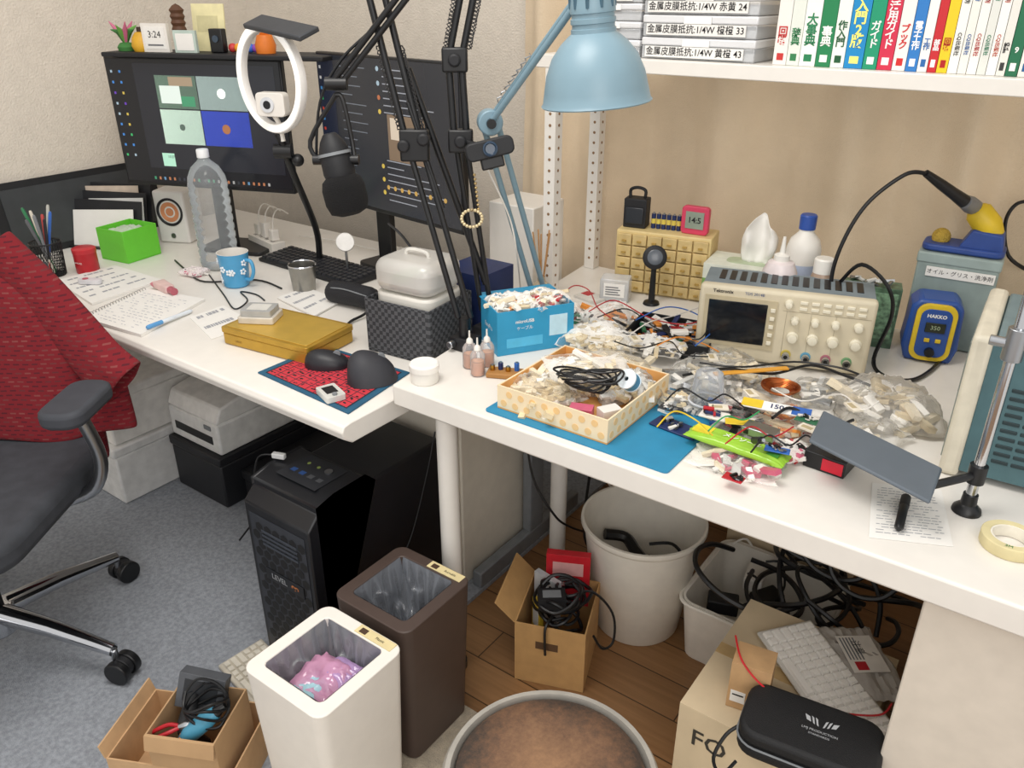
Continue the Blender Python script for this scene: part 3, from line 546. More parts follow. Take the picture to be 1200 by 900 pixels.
# ================================================================ MIDDLE/RIGHT BENCH CLUTTER
bag('clear bag holding copper wire coil in front of the oscilloscope',W(908,468,ZT),.20,.13,.035,.25,31,BAG,[WP,TAN2],14,.010)
p=W(914,458,ZT+.026)
b=MB()
for k in range(9):
    b.tube(sm([(cos(t)*(.018+.002*k),sin(t)*(.018+.002*k),.0012*k+.001*sin(t*2+k)) for t in [j*PI/4 for j in range(8)]],4,True),.0014,COPPER,6,closed=True)
tag(b.done('copper_coil',loc=p),'round coil of bare copper wire in front of the oscilloscope','wire coil')
bag('large crumpled clear bag with white foam beside the power supply',W(1035,488,ZT),.17,.16,.10,.5,32,BAGD,[WP,TAN2,TAN],40,.014)
bag('crumpled empty bag in front of the large foam bag',W(1015,515,ZT),.11,.10,.055,1.2,41,BAG,[WP,TAN2],14,.011)
bag('clear bag with silver fittings right of the dotted box',W(822,455,ZT),.14,.13,.065,.2,33,BAG,[STEEL,PAPG,WP,TAN2],70,.012)
bag('clear crinkled bag over the bench between the dotted box and cup',W(845,430,ZT),.12,.08,.05,.9,42,BAG,[WP,PAPG,TAN2],30,.011)
bag('flat clear bag of boards near the workbench front edge',W(862,548,ZT),.14,.08,.020,.1,34,BAG,[PAPG,WP,TAN2,PINK,PAPG],34,.011)
bag('clear bag of cut wires under the slate plate',W(905,505,ZT),.13,.11,.05,.7,35,BAG,[BLK,TAN,RED,ORANGE,WP],70,.010)
bag('small zip bag of screws left of the green packet',W(800,478,ZT),.09,.07,.035,.5,36,BAG,[TAN,BLK,STEEL,WP],50,.009)
bag('clear bag of white sockets behind the green packet',W(860,495,ZT),.11,.08,.04,-.3,37,BAG,[WP,RED,BLK,BLU],50,.010)
bag('crumpled bag between copper coil and oscilloscope',W(868,445,ZT),.13,.08,.05,.1,38,BAG,[TAN,PAPG,TAN2],46,.011)
bag('pale bag of connectors right of the copper coil',W(975,470,ZT),.13,.10,.05,.4,39,BAG,[PAPG,TAN,STEEL,WP],46,.010)
bag('little bag of red parts beside the red and black module',W(925,535,ZT),.07,.06,.03,.9,40,BAG,[RED,PINK,BLK,WP],26,.009)
def flatbox(name,lab,cat,a,c,z,d,h,m,top=None,txt=None,ts=.01,tm=None,rx=0):
    p,an,w=fr(a,c,z); r=root(name,lab,cat,p,an,rot=(rx,0,an)); b=MB(); b.box(0,0,0,w,d,h,m,top=top)
    if txt: b.text(txt,ts,(w/2,d/2,h+.0005),tm or INK,rot=(0,0,0),bold=.02)
    b.done('body',r,bev=.0012); return r,w
def patch(r,*bs):
    for q in bs: b=MB(); b.box(*q); b.done('printed_patch',r)
gp,ga,gw_=fr((800,512),(915,552),ZT+.016); r=root('green_packet','glossy lime green and yellow snack packet on the bench front','packet',gp,ga)
LM=P('#98c83c',.2,var=.03); b=MB(); b.pillow(gw_,.046,.016,LM,90,c=(gw_/2,.023,0),cr=.35,rag=.03,flat=.8); b.done('pouch',r,sharp=80)
b=MB(); b.text('メンソール',.013,(gw_*.55,.023,.0165),WINK,rot=(0,0,0),bold=.02); b.done('lettering',r)
patch(r,(gw_*.06,.010,.0125,gw_*.24,.036,.0150,P('#ecd53a',.3)),(gw_*.82,.012,.0120,gw_*.93,.036,.0145,P('#3f8a35',.4)))
r,w=flatbox('circuit_board','dark navy circuit board at the edge of the blue mat','circuit board',(760,497),(812,517),ZT+.004,.04,.003,NAVY); b=MB(); b.bits(.05,.03,.01,[BLK,STEEL,WHITE],14,4,.005,.003); b.done('components',r,loc=(.03,.02,0))
r,w=flatbox('black_adapter','red and black boxed module below the slate plate','electronics',(940,545),(988,562),ZT+.0005,.06,.028,BLK,P('#23262b',.4)); b=MB(); b.box(w*.45,-.001,.004,w*.95,.001,.024,P('#d11a34',.4)); b.done('red_panel',r)
r,w=flatbox('label_pack','yellow and white printed parts pack with number 150','package',(868,476),(950,492),ZT+.042,.024,.003,PAPER,None,'150',.016,NAVY,rx=R(12)); patch(r,(w*.0,.001,.0032,w*.3,.023,.0036,YEL),(w*.72,.001,.0032,w*.99,.023,.0036,P('#2d5fae',.5)))
flatbox('orange_strip','long orange yellow packing strip in front of the oscilloscope','strip',(838,441),(925,434),ZT+.045,.012,.004,P('#d99b35',.5))
flatbox('yellow_card','yellow card scrap in the pile before the green packet','card',(850,497),(885,500),ZT+.038,.02,.002,YEL)
r,w=flatbox('silver_module','grey metal module with connector behind the green packet','electronics',(868,508),(905,520),ZT+.03,.03,.014,STEEL); b=MB(); b.box(.004,-.001,.003,.012,.0,.011,BLK); b.done('socket',r)
r,w=flatbox('relay_module','small white and black relay board behind the snack packet','circuit board',(818,488),(850,496),ZT+.032,.03,.004,WHITE); b=MB(); b.bits(.035,.028,.01,[BLK,NAVY,RED],10,6,.006,.004); b.done('components',r,loc=(.02,.015,0))
for a,c,dz,d,m,lab,cols in [((845,560),(868,568),.017,.02,RED,'tiny red circuit board over the flat bag at the front edge',[BLK,STEEL]),((930,492),(958,500),.045,.02,PCBG,'tiny green circuit board on the pile beside the slate plate',[BLK,WHITE]),((770,478),(795,486),.03,.022,P('#2b3036',.5),'small black breakout board right of the dotted box',[STEEL,WHITE]),((895,528),(925,534),.034,.018,BLU,'tiny blue circuit board in front of the black barrel plug',[BLK,STEEL]),((985,505),(1010,512),.05,.02,P('#5b2a6a',.5),'tiny purple circuit board behind the slate plate',[WHITE,BLK])]:
    r,w=flatbox('circuit_board',lab,'circuit board',a,c,ZT+dz,d,.002,m); b=MB(); b.bits(w*.9,d*.9,.006,cols,9,int(w*9000),.004,.002); b.done('components',r,loc=(w/2,d/2,0))
rn=random.Random(31)
for k,(x,y,dz) in enumerate([(835,420,.045),(1000,478,.05),(948,503,.045),(700,398,.055),(820,440,.055),(880,462,.045),(1012,455,.01),(842,478,.04),(745,398,.055)]):
    r=root('parts_sachet','small cream paper sachet lying in the parts pile','sachet',W(x,y,ZT+dz),rn.uniform(-1,1),'small cream sachets in the parts pile')
    b=MB(); b.box(-.016,-.009,0,.016,.009,.003,P('#e4dccb',.6)); b.box(-.012,-.006,.003,.006,.003,.0033,P('#b8a884',.6)); b.done('sachet_body',r)
for px,m,lab,rd in [([(780,470),(800,455),(830,470),(850,462),(875,480)],BLK,'thin black lead across the silver fittings bag',.0015),([(850,520),(880,500),(905,512),(930,500)],RED,'short red lead in front of the slate plate',.0013),([(880,530),(900,510),(925,522),(945,510),(960,525)],BLK,'short black lead beside the red and black module',.0015),([(905,455),(940,470),(985,462),(1010,480),(1030,470)],WHITE,'thin white lead right of the copper coil',.0013),([(830,505),(850,488),(872,492),(890,482)],P('#2f9a5a',.5),'short green lead over the white sockets bag',.0013),([(770,500),(790,482),(815,492),(835,510)],YEL,'short yellow lead at the edge of the blue mat',.0013)]: wires(lab,px,.045,m,rd)
r=root('clear_cup','upturned clear plastic cup right of the dotted box','cup',W(828,470,ZT+.02))
b=MB(); b.lathe([(.030,0),(.031,.002),(.024,.055),(.020,.058),(0,.057)],film('#dfe4ea',.25,.06,15,.1),n=28); b.done('wall',r)
b=MB(); b.lathe([(.0305,.0),(.0335,.001),(.0335,.003),(.0305,.004)],film('#e8ecf2',.7,.06,15,.1),n=28); b.done('rim',r)
for k,pts in enumerate([[(800,440),(850,432),(905,438),(950,428),(990,440),(1020,452)],[(905,490),(925,478),(950,490),(975,500),(1000,492)],[(820,425),(870,430),(930,424),(980,430),(1010,440)]]):
    wires(['black cable running along the oscilloscope front','black cable stub beneath the slate plate','thin black probe lead touching the oscilloscope feet'][k],pts,.04,BLK,.0028 if k<2 else .002,.006,'black_cable','cable')
r=root('coax_plug','black barrel plug standing in the pile under the plate','plug',W(884,516,ZT+.04),0,rot=(R(60),0,R(40)))
b=MB(); b.cyl((0,0,0),(0,0,.03),.006,BLK,n=14); b.cyl((0,0,.03),(0,0,.04),.003,STEEL,n=12); b.done('barrel',r)

# ================================================================ DESK LAMP
JL=WF(574,143,1.62); SH=WF(699,120,1.40); BL=V((-1.0,1.47,ZT+.0005))
r=root('desk_lamp','light blue articulated desk lamp with bell shade','lamp',(0,0,0))
X=Matrix.Translation(SH)@Euler((R(3),R(-4),0)).to_matrix().to_4x4()
b=MB(); b.lathe([(.089,-.002),(.091,0),(.088,.004),(.085,.02),(.080,.045),(.069,.072),(.053,.092),(.040,.103),(.036,.106),(.036,.112),(.034,.113),(.034,.119),(.036,.12),(.036,.127),(.034,.128),(.034,.134),(.036,.135),(.036,.142),(.033,.165),(.018,.175),(0,.176)],LBLUE,n=48,X=X) 
b.lathe([(.087,.002),(.083,.02),(.077,.045),(.065,.07),(.05,.088),(0,.095)],P('#dfe6e8',.4,var=0),n=48,X=X); sh=b.done('lamp_shade',r)
for k in range(10):
    an=k*2*PI/10; b=MB(); b.cyl(X@V((cos(an)*.0345,sin(an)*.0345,.142)),X@V((cos(an)*.0350,sin(an)*.0350,.160)),.003,P('#3b5b6c',.5),n=6); b.done('vent_slot',sh)
b=MB(); b.sph(X@V((0,0,.045)),.028,P('#f2efe6',.3,emit=.3)); b.done('bulb',r)
UP=SH+V((-.055,.03,.16))
def twin(p,q,off,rad,m,par,name='arm'):
    p=V(p);q=V(q);off=V(off)
    for s_ in (-1,1): b=MB(); b.cyl(p+off*s_,q+off*s_,rad,m,n=12); b.done(name,par)
twin(JL,UP,(.004,.006,.013),.006,LBLUE,r,'upper_arm')
twin(BL+V((0,0,.06)),JL,(.012,.008,0),.006,LBLUE,r,'lower_arm')
b=MB(); b.cyl(JL-V((.012,-.012,0)),JL+V((.012,-.012,0)),.024,LBLUE,n=24); b.done('elbow_joint',r,bev=.003)
b=MB(); b.cyl(JL-V((.02,-.02,0)),JL+V((.02,-.02,0)),.009,BLK,n=16); b.done('joint_knob',r)
b=MB(); b.cyl(UP,SH+V((-.02,0,.14)),.008,LBLUE,n=12); b.sph(UP,.018,LBLUE); b.done('shade_bracket',r)
b=MB(); b.lathe([(0,0),(.04,0),(.042,.004),(.038,.014),(.014,.02),(.012,.06),(0,.06)],LBLUE,BL,28); b.done('base',r)
b=MB(); pp=[JL+(UP-JL)*t for t in [i/60 for i in range(5,30)]]
b.tube([q+V((.004*cos(i*2.2),.004*sin(i*2.2),.02)) for i,q in enumerate(pp)],.0012,STEEL,5); b.done('spring',r)

# ================================================================ BOOM ARM WITH MICROPHONE
CB=V((-1.0,1.205,ZT+.0005)); J1=WF(486,170,1.60); E1=WF(425,-70,1.62); E2=WF(500,-40,1.58)
r=root('boom_arm','black spring boom arm holding the studio microphone','boom arm',(0,0,0))
b=MB(); b.box(CB.x-.024,CB.y-.02,CB.z,CB.x+.03,CB.y+.02,ZT+.03,BLK); b.cyl((CB.x-.015,CB.y-.02,ZT+.016),(CB.x-.015,CB.y-.035,ZT+.016),.008,STEEL,n=12); b.done('desk_clamp',r,bev=.002)
b=MB(); b.cyl(CB+V((0,0,.03)),CB+V((0,0,.07)),.012,BLK,n=18); b.done('swivel',r)
J0=CB+V((0,0,.07)); off=Rt*.013
twin(J0,J1,off,.006,BLK,r,'lower_bar')
b=MB(); q=J1; X=Matrix.Translation(q)@Euler((0,0,YAW)).to_matrix().to_4x4(); b.box(-.028,-.012,-.03,.028,.012,.03,BLK,X); b.cyl(X@V((-.02,-.02,0)),X@V((-.02,.02,0)),.012,BLKM,n=16); b.cyl(X@V((.018,-.02,.012)),X@V((.018,.02,.012)),.012,BLKM,n=16); b.done('mid_joint',r,bev=.004)
twin(J1,E1,off*1.1,.0065,BLK,r,'upper_bar')
for s_ in (0,1):
    b=MB(); pp=[J1.lerp(E1,.08+.42*i/90) for i in range(91)]; b.tube([q+Rt*(.006*cos(i*1.3)+(-.02+.04*s_))+V((0,0,.006*sin(i*1.3))) for i,q in enumerate(pp)],.0016,BLK,5); b.done('spring',r)
MJ=WF(394,98,1.60)
b=MB(); b.box(-.02,-.012,-.02,.02,.012,.02,BLK,Matrix.Translation(E1.lerp(E2,.5))); b.cyl(E1,E2,.012,BLK,n=12); b.done('elbow',r)
twin(E2,MJ,Rt*.009,.0055,BLK,r,'mic_bar')
b=MB(); b.cyl(MJ-Rt*.02,MJ+Rt*.02,.012,BLK,n=16); b.done('mic_joint',r)
b=MB(); b.cyl(J1.lerp(J0,.35)+Rt*.02,WF(478,120,1.6),.004,BLK,n=10); b.done('tension_bar',r)
M0=WF(388,165,1.60); M1=WF(411,252,1.58); r2=root('microphone','black broadcast microphone with large foam windscreen on the boom arm','microphone',(0,0,0))
b=MB(); ax=(M1-M0); b.tube([M0-ax*.1,M0,M0+ax*.12,M0+ax*.42,M0+ax*.5],[.012,.022,.029,.031,.028],BLKM,28); b.done('body',r2,bev=.003)
b=MB(); b.tube([M0+ax*.15,M0+ax*.19],[.0325,.0325],GREY,28); b.done('trim_ring',r2)
b=MB(); b.tube([M0+ax*.45,M0+ax*.52,M0+ax*.62,M0+ax*.82,M0+ax*.95,M0+ax*1.0],[.026,.038,.042,.042,.036,.018],FOAM,32); b.done('windscreen',r2)
b=MB(); b.tube(sm([M0+ax*.25-Rt*.036,M0+ax*.0-Rt*.04,MJ-V((0,0,.03))-Rt*.01,MJ+V((0,0,-.02)),MJ-V((0,0,.03))+Rt*.01,M0+ax*.0+Rt*.04,M0+ax*.25+Rt*.036],4),.0045,BLK,8); b.cyl(M0+ax*.25-Rt*.044,M0+ax*.25-Rt*.028,.01,BLK,n=14);b.cyl(M0+ax*.25+Rt*.028,M0+ax*.25+Rt*.044,.01,BLK,n=14); b.done('yoke',r2)
cable('microphone_cable','black microphone cord running up the boom arm','cable',[M0,WF(372,190,1.6),WF(375,120,1.6),WF(400,70,1.6),WF(440,30,1.6),WF(480,-20,1.6)],.003,BLK)

# ================================================================ WEBCAM ARM
r=root('camera_arm','black spring arm holding the webcam beside the lamp','boom arm',(0,0,0))
CW=V((-1.005,1.285,ZT+.0005))
K1=WF(540,165,1.62); K2=WF(533,70,1.62); K3=WF(558,-60,1.62)
b=MB(); b.box(CW.x-.025,CW.y-.018,CW.z,CW.x+.025,CW.y+.018,ZT+.025,BLK); b.cyl(CW+V((0,0,.025)),CW+V((0,0,.06)),.011,BLK); b.done('desk_clamp',r,bev=.002)
twin(CW+V((0,0,.06)),K1,Rt*.010,.0055,BLK,r,'lower_bar')
twin(K1,K2,Rt*.012,.007,BLK,r,'middle_bar'); twin(K2,K3,Rt*.012,.0065,BLK,r,'upper_bar')
b=MB(); b.cyl(CW+V((0,0,.12)),WF(478,80,1.62),.007,BLK,n=12); b.done('stay_bar',r)
for s_ in (-1,1):
    b=MB(); pp=[K2.lerp(K3,.1+.5*i/60) for i in range(61)]; b.tube([q+Rt*(.005*cos(i*1.5)+.022*s_)+V((0,0,.005*sin(i*1.5))) for i,q in enumerate(pp)],.0014,BLK,5); b.done('spring',r)
for q in (K1,K2): b=MB(); b.box(-.024,-.012,-.022,.024,.012,.022,BLK,Matrix.Translation(q)@Euler((0,0,YAW)).to_matrix().to_4x4()); b.cyl(q-Fh*.02,q+Fh*.02,.012,BLKM,n=16); b.done('joint',r,bev=.004)
WC=WF(574,176,1.56); b=MB(); b.cyl(K1,WC+V((-.01,.01,.0)),.006,BLK); b.cyl(WC+V((0,0,-.035)),WC,.006,BLK); b.done('bracket',r)
r=root('webcam','black webcam with two-sided wide body held beside the lamp elbow','webcam',WC,0,rot=(R(-8),R(-12),YAW+R(8)))
b=MB(); b.prism(rrect(-.046,-.014,.046,.020,.012),-.012,.014,BLKM,RX); b.box(-.022,-.004,-.034,.022,.012,-.012,BLK); wbd=b.done('body',r,bev=.003)
b=MB(); X=Matrix.Translation((0,-.014,.003))@RX; b.lathe([(.014,0),(.014,.005),(.011,.006),(.009,.003),(0,.003)],P('#2c3d50',.1),n=24,X=X); b.done('lens',wbd)
b=MB() 
for i in range(20):
    an=i/19*2*PI; b.sph(WF(553+12*sin(an),258-10*cos(an)-2,1.58),.0035,P('#d8c7a0',.25,.3),8)
for i in range(9): b.sph(WF(556+i*.6,205+i*5,1.58),.003,P('#b8a070',.25,.6),8)
tag(b.done('bead_chain'),'cream and gold bead bracelet hanging from the camera arm','bracelet')
cable('white_cable','thin white cord hanging beside the lamp arm','cable',[WF(572,200,1.66),WF(597,255,1.68),WF(606,300,1.70),W(610,340,ZT+.005)],.0018,WHITE)

# ================================================================ LEFT DESK: MONITORS
def E(hx,s_=1.0): return P(hx,.25,var=0,emit=s_,key='lit')
r=root('monitor','left widescreen monitor showing a four-tile video call','monitor',(-2.37,1.30,ZL+.0005),R(20.8))
zb=.205; mw,mh=.555,.355
b=MB(); b.box(-.0,.0,zb,mw,.022,zb+mh,BLK); b.box(.1,.022,zb+.06,mw-.1,.045,zb+mh-.06,BLK); b.done('housing',r,bev=.004)
b=MB(); b.box(.006,-.0012,zb+.012,mw-.006,-.0002,zb+mh-.006,E('#15171b',.5)); y=-.0016
def sq(x0,z0,x1,z1,m,yy=y): b.quad([(x0,yy,z0),(x1,yy,z0),(x1,yy,z1),(x0,yy,z1)],m)
sx=lambda f: .006+f*(mw-.012); sz=lambda f: zb+.012+f*(mh-.018)
for i in range(9):
    for j in range(2): sq(sx(.02+j*.05),sz(.89-i*.085),sx(.032+j*.05),sz(.91-i*.085),E(random.Random(i*3+j).choice(['#a0492e','#3a76b8','#b8a14a','#8fa3b0','#5c3a9e','#38a060']),.5))
sq(sx(.16),sz(.12),sx(.97),sz(.97),E('#202228',.6))
sq(sx(.28),sz(.62),sx(.52),sz(.88),E('#63796a',.8)); sq(sx(.30),sz(.66),sx(.42),sz(.80),E('#b9c4be',.8),y-.0003); sq(sx(.42),sz(.64),sx(.50),sz(.72),E('#3a7a5a',.8),y-.0003); sq(sx(.36),sz(.80),sx(.50),sz(.87),E('#8a7a66',.7),y-.0003)
sq(sx(.525),sz(.62),sx(.80),sz(.88),E('#9aaca8',.8)); sq(sx(.28),sz(.33),sx(.52),sz(.61),E('#b9d0c0',.9)); sq(sx(.525),sz(.33),sx(.80),sz(.61),E('#3a4cb0',.9))
sq(sx(.245),sz(.14),sx(.32),sz(.25),E('#8fb8a4',.9),y-.0003)
def disc(x,z,rr_,m,yy=y-.0006): b.f([b.v((x+rr_*cos(k*PI/10),yy,z+rr_*sin(k*PI/10))) for k in range(20)],m)
disc(sx(.66),sz(.75),.013,E('#e4e8e2',.9)); disc(sx(.40),sz(.47),.009,E('#4a5a52',.7)); disc(sx(.66),sz(.47),.013,E('#8a5a3a',.8))
b.text('10:27',.010,(sx(.30),y-.001,sz(.22)),E('#204038',.3))
for i in range(24): sq(sx(.17+i*.03),sz(.02),sx(.182+i*.03),sz(.045),E(random.Random(i).choice(['#5a80a0','#a06a4a','#989898','#3a8060','#303238']),.5))
b.done('screen',r,recalc=False)
b=MB(); b.box(mw/2-.03,.047,.012,mw/2+.03,.067,zb+.2,BLK); b.prism(rrect(mw/2-.10,.03,mw/2+.12,.17,.02),0.0,.012,BLK); b.done('stand',r,bev=.003)
r=root('monitor','right monitor showing a dark chat window behind the microphone','monitor',(-1.80,1.575,ZL+.0005),R(-7.5))
zb=.185; mw,mh=.565,.395
b=MB(); b.box(-.0,.0,zb,mw,.022,zb+mh,BLK); b.box(.1,.022,zb+.06,mw-.1,.045,zb+mh-.06,BLK); b.done('housing',r,bev=.004)
b=MB(); b.box(.006,-.0012,zb+.012,mw-.006,-.0002,zb+mh-.006,E('#24262b',.6)) 
rn=random.Random(5)
sq(sx(0),sz(0),sx(.13),sz(1),E('#1a2030',.6)) 
for i in range(12): sq(sx(.015),sz(.905-i*.07),sx(.03),sz(.925-i*.07),E(rn.choice(['#3a76a8','#a0392b','#b8b8b8','#38a060']),.5),y-.0003)
for i in range(20):
    if 6<i<13: continue
    if i%2==0: disc(sx(.47),sz(.94-i*.045),.006,E(rn.choice(['#b8a14a','#a06040','#8fa3b0']),.5))
    sq(sx(.50),sz(.935-i*.045),sx(.50+rn.uniform(.12,.4)),sz(.942-i*.045),E('#868a92',.45))
sq(sx(.52),sz(.36),sx(.78),sz(.66),E('#6a5a4a',.7)); sq(sx(.54),sz(.5),sx(.64),sz(.64),E('#b0a494',.7),y-.0004); sq(sx(.65),sz(.4),sx(.76),sz(.5),E('#9a6a48',.7),y-.0004)
for i in range(9): disc(sx(.50+i*.05),sz(.17),.006,E('#a8884a',.6))
for i in range(14): sq(sx(.18),sz(.93-i*.06),sx(.18+rn.uniform(.06,.2)),sz(.937-i*.06),E('#60666e',.45))
b.done('screen',r,recalc=False)
b=MB(); b.box(mw/2-.13,.047,.014,mw/2-.07,.067,zb+.2,BLK); b.prism(rrect(mw/2-.2,.02,mw/2+.0,.16,.02),0.0,.014,BLK); b.done('stand',r,bev=.003)
def mon(x,y_,z_): return Matrix.Translation((-2.37,1.30,0))@Matrix.Rotation(R(20.8),4,'Z')@V((x,y_,z_))
ZM=ZL+.205+.355
r=root('monitor_shelf','narrow black shelf clipped on top of the left monitor','shelf',mon(0,0,ZM+.0015),R(20.8))
b=MB(); b.box(.03,-.04,0,.70,.11,.012,BLKM); b.done('shelf_plate',r,bev=.003)
for x in (.06,.45): b=MB(); b.box(x,.026,-.03,x+.06,.038,0,BLK); b.done('clip',r)
ZM+=.014
def small(x,y_,name,lab,cat,fn,rz=20.8):
    r=root(name,lab,cat,mon(x,y_,ZM),R(rz)); fn(r); return r
def f1(r):
    b=MB(); b.box(-.040,0,0,.040,.012,.072,WHITE); b.box(-.032,-.001,.008,.032,0,.064,PAPER); b.text('3:24',.024,(0,-.0016,.044),INK); b.box(-.024,-.0016,.016,.024,-.001,.020,INKG); b.done('card',r,bev=.002)
small(.19,-.01,'desk_calendar','white small display clock standing on the monitor shelf','clock',f1)
def f2(r):
    b=MB(); b.box(-.034,0,0,.034,.01,.056,P('#b9c9c0',.5)); b.box(-.027,-.001,.006,.027,0,.048,PAPER); b.done('frame',r,bev=.002)
small(.285,-.015,'photo_stand','pale framed small card beside the white display clock','frame',f2)
def f3(r):
    b=MB(); b.lathe([(0,0),(.016,0)]+[(.016+.004*(k%2),.008*k) for k in range(1,14)]+[(.01,.115),(0,.12)],P('#5a3a26',.6),n=14); b.done('body',r)
small(.235,.04,'carved_totem','dark brown carved wooden totem behind the display clock','ornament',f3)
def f4(r):
    b=MB(); b.box(-.05,0,0,.05,.004,.12,P('#e8dfae',.7)); b.box(-.035,-.0008,.05,.03,0,.09,P('#cfc79a',.7)); b.done('sheet',r,rot=(R(-6),0,0))
small(.31,.06,'memo_sheet','pale yellow memo card propped behind the small frame','card',f4)
def f5(r):
    b=MB(); b.box(-.02,-.012,0,.02,.012,.06,BLK); c_=b.done('case',r,bev=.003); b=MB(); b.cyl((0,-.012,.035),(0,-.015,.035),.009,P('#384858',.2)); b.done('lens',c_)
small(.365,.02,'mini_speaker','tiny black box speaker on the monitor shelf','speaker',f5)
def f6(r):
    b=MB(); b.lathe([(0,0),(.022,0),(.024,.01),(.016,.02),(0,.024)],P('#3d7a3a',.7)) 
    for k in range(9): an=k*.7; b.tube([(0,0,.02),(.015*cos(an),.015*sin(an),.05),(.035*cos(an),.035*sin(an),.055+.01*(k%3))],[.006,.008,.001],P(['#3d7a3a','#6aa84a','#c86a8a'][k%3],.6),6)
    b.done('leaves',r)
small(.07,.02,'artificial_plant','small green and pink artificial plant at the shelf left end','plant',f6)
def f7(r): 
    b=MB(); b.lathe([(0,0),(.022,0),(.028,.014),(.024,.034),(.014,.048),(0,.052)],P('#d9a62a',.5)); b.done('body',r)
    b=MB(); b.cyl((0,0,.050),(0,0,.062),.008,P('#3a2418',.6)); b.done('stopper',r)
small(.13,.01,'clay_jar','small yellow round jar beside the artificial plant','jar',f7)
def f8(r):
    for k,c in enumerate(['#c83a3a','#e8a02a','#3a9a5a','#3a6ac8','#8a4ab0']): b=MB(); b.sph((k*.018-.03,0,.012),.012,P(c,.5),10); b.done('bead',r)
small(.43,.03,'toy_beads','row of rainbow coloured toy beads on the monitor shelf','toy',f8)
def f9(r):
    b=MB(); b.lathe([(0,0),(.025,0),(.028,.02),(.02,.045),(0,.05)],P('#e07a28',.5)); b.sph((0,0,.058),.016,P('#e8862e',.5)); b.done('body',r)
small(.50,.03,'orange_ornament','plain round orange ornament at the right of the shelf','ornament',f9)
RC=WF(317,92,2.10); r=root('ring_light','white ring light on a thin stand in front of the left monitor','ring light',(0,0,0))
Xr=Matrix.Translation(RC)@Euler((R(90),0,R(-3))).to_matrix().to_4x4()
b=MB(); b.lathe([(.107,-.010),(.127,-.010),(.130,0),(.127,.008),(.107,.008),(.104,0),(.107,-.010)],P('#e9e7e4',.4,var=0),n=56,X=Xr); b.done('ring',r)
b=MB(); b.lathe([(.109,.0085),(.125,.0085),(.125,.0100),(.109,.0100)],P('#f7f6f2',.3,var=0,emit=.35),n=56,X=Xr); b.done('diffuser',r)
Q=RC+V((0,.0,-.129)); RB=V((-1.81,1.525,ZL+.0005))
b=MB(); b.tube(sm([Q,Q+V((.005,.01,-.03)),Q+V((.0,.03,-.09)),V((RB.x+.02,RB.y-.02,ZL+.12)),V((RB.x,RB.y,ZL+.02))],5),.009,BLK,10); b.done('stand_pole',r)
b=MB(); b.lathe([(0,0),(.04,0),(.04,.008),(.035,.014),(0,.016)],BLK,RB,32); b.done('base',r,bev=.002)
b=MB(); q=Q+V((.003,.01,-.045)); b.cyl(q-Rt*.022,q+Rt*.022,.018,BLK,n=16); b.sph(q+Rt*.034+V((0,0,-.022)),.016,BLK); b.done('clamp_joint',r)
b=MB(); T=RC+V((.055,-.012,.118)); b.box(-.085,-.03,-.006,.125,.03,.006,P('#3a3d42',.5),Matrix.Translation(T)@Euler((R(20),R(6),R(-3))).to_matrix().to_4x4()); b.done('top_panel',r,bev=.003)
rw=root('webcam','white square webcam in the centre of the ring light','webcam',WF(320,122,2.09),R(-3)+R(25))
b=MB(); b.prism(rrect(-.038,-.028,.038,.028,.011),-.014,.016,WHITE,RX); wb2=b.done('body',rw,bev=.002)
b=MB(); b.cyl((-.006,-.0165,.0),(-.006,-.020,0),.018,P('#cfd2d6',.3),n=20); b.cyl((-.006,-.020,.0),(-.006,-.0205,0),.010,BLK,n=16); b.done('lens',wb2)
b=MB(); b.tube(sm([(0,0,-.028),(.005,.01,-.05),(.01,.01,-.09)],4),.006,WHITE); b.done('mount',rw)

# ================================================================ LEFT DESK ITEMS
r=root('document_folder','wide black document folder leaning against the left wall','folder',(-2.575,1.0,ZL+.001),R(90))
b=MB(); b.box(0,0,0,.52,.012,.22,BLKM); b.box(.03,-.0015,.02,.49,.0,.2,P('#3a3d40',.5)); b.done('cover',r,rot=(R(-8),0,0))
FS=W(78,290,ZL+.0005); r=root('file_stand','black desktop file stand holding white envelopes','file stand',FS,R(25))
b=MB(); b.box(0,0,0,.25,.10,.006,BLK); b.done('tray_base',r)
for k in range(3): b=MB(); b.hexa([(0,.02+k*.03,.006),(.25,.02+k*.03,.006),(.25,.024+k*.03,.006),(0,.024+k*.03,.006)],[(0,.06+k*.03,.14+.02*k),(.25,.06+k*.03,.14+.02*k),(.25,.064+k*.03,.14+.02*k),(0,.064+k*.03,.14+.02*k)],BLKM); b.done('divider',r)
for k,(x0_,w_,m_,lab) in enumerate([(.02,.21,PAPER,'white envelope at the front of the file stand'),(.06,.19,PAPG,'grey printed leaflet in the file stand'),(.0,.22,P('#c9b9a8',.7),'beige envelope at the back of the file stand')]):
    rp=root('envelope',lab,'envelope',FS,R(25)); b=MB(); y0_=.012+.03*k; b.hexa([(x0_,y0_,.0065),(x0_+w_,y0_,.0065),(x0_+w_,y0_+.0015,.0065),(x0_,y0_+.0015,.0065)],[(x0_,y0_+.03,.11+.03*k),(x0_+w_,y0_+.03,.12+.03*k),(x0_+w_,y0_+.0315,.12+.03*k),(x0_,y0_+.0315,.11+.03*k)],m_); b.done('sheet',rp)
pc=W(62,322,ZL+.0005); r=root('pen_cup','black wire mesh pen cup at the desk left end','pen cup',pc)
b=MB(); b.lathe([(0,.0005),(.036,.0005),(.036,.003),(0,.003)],BLK,n=28)
for k in range(30):
    for s_ in (-1,1): b.tube([(rr_*cos(k*2*PI/30+s_*t_*.6),rr_*sin(k*2*PI/30+s_*t_*.6),.002+.093*t_) for t_,rr_ in [(j/5,.036+.004*j/5) for j in range(6)]],.0009,BLK,4)
cu_=b.done('cup',r)
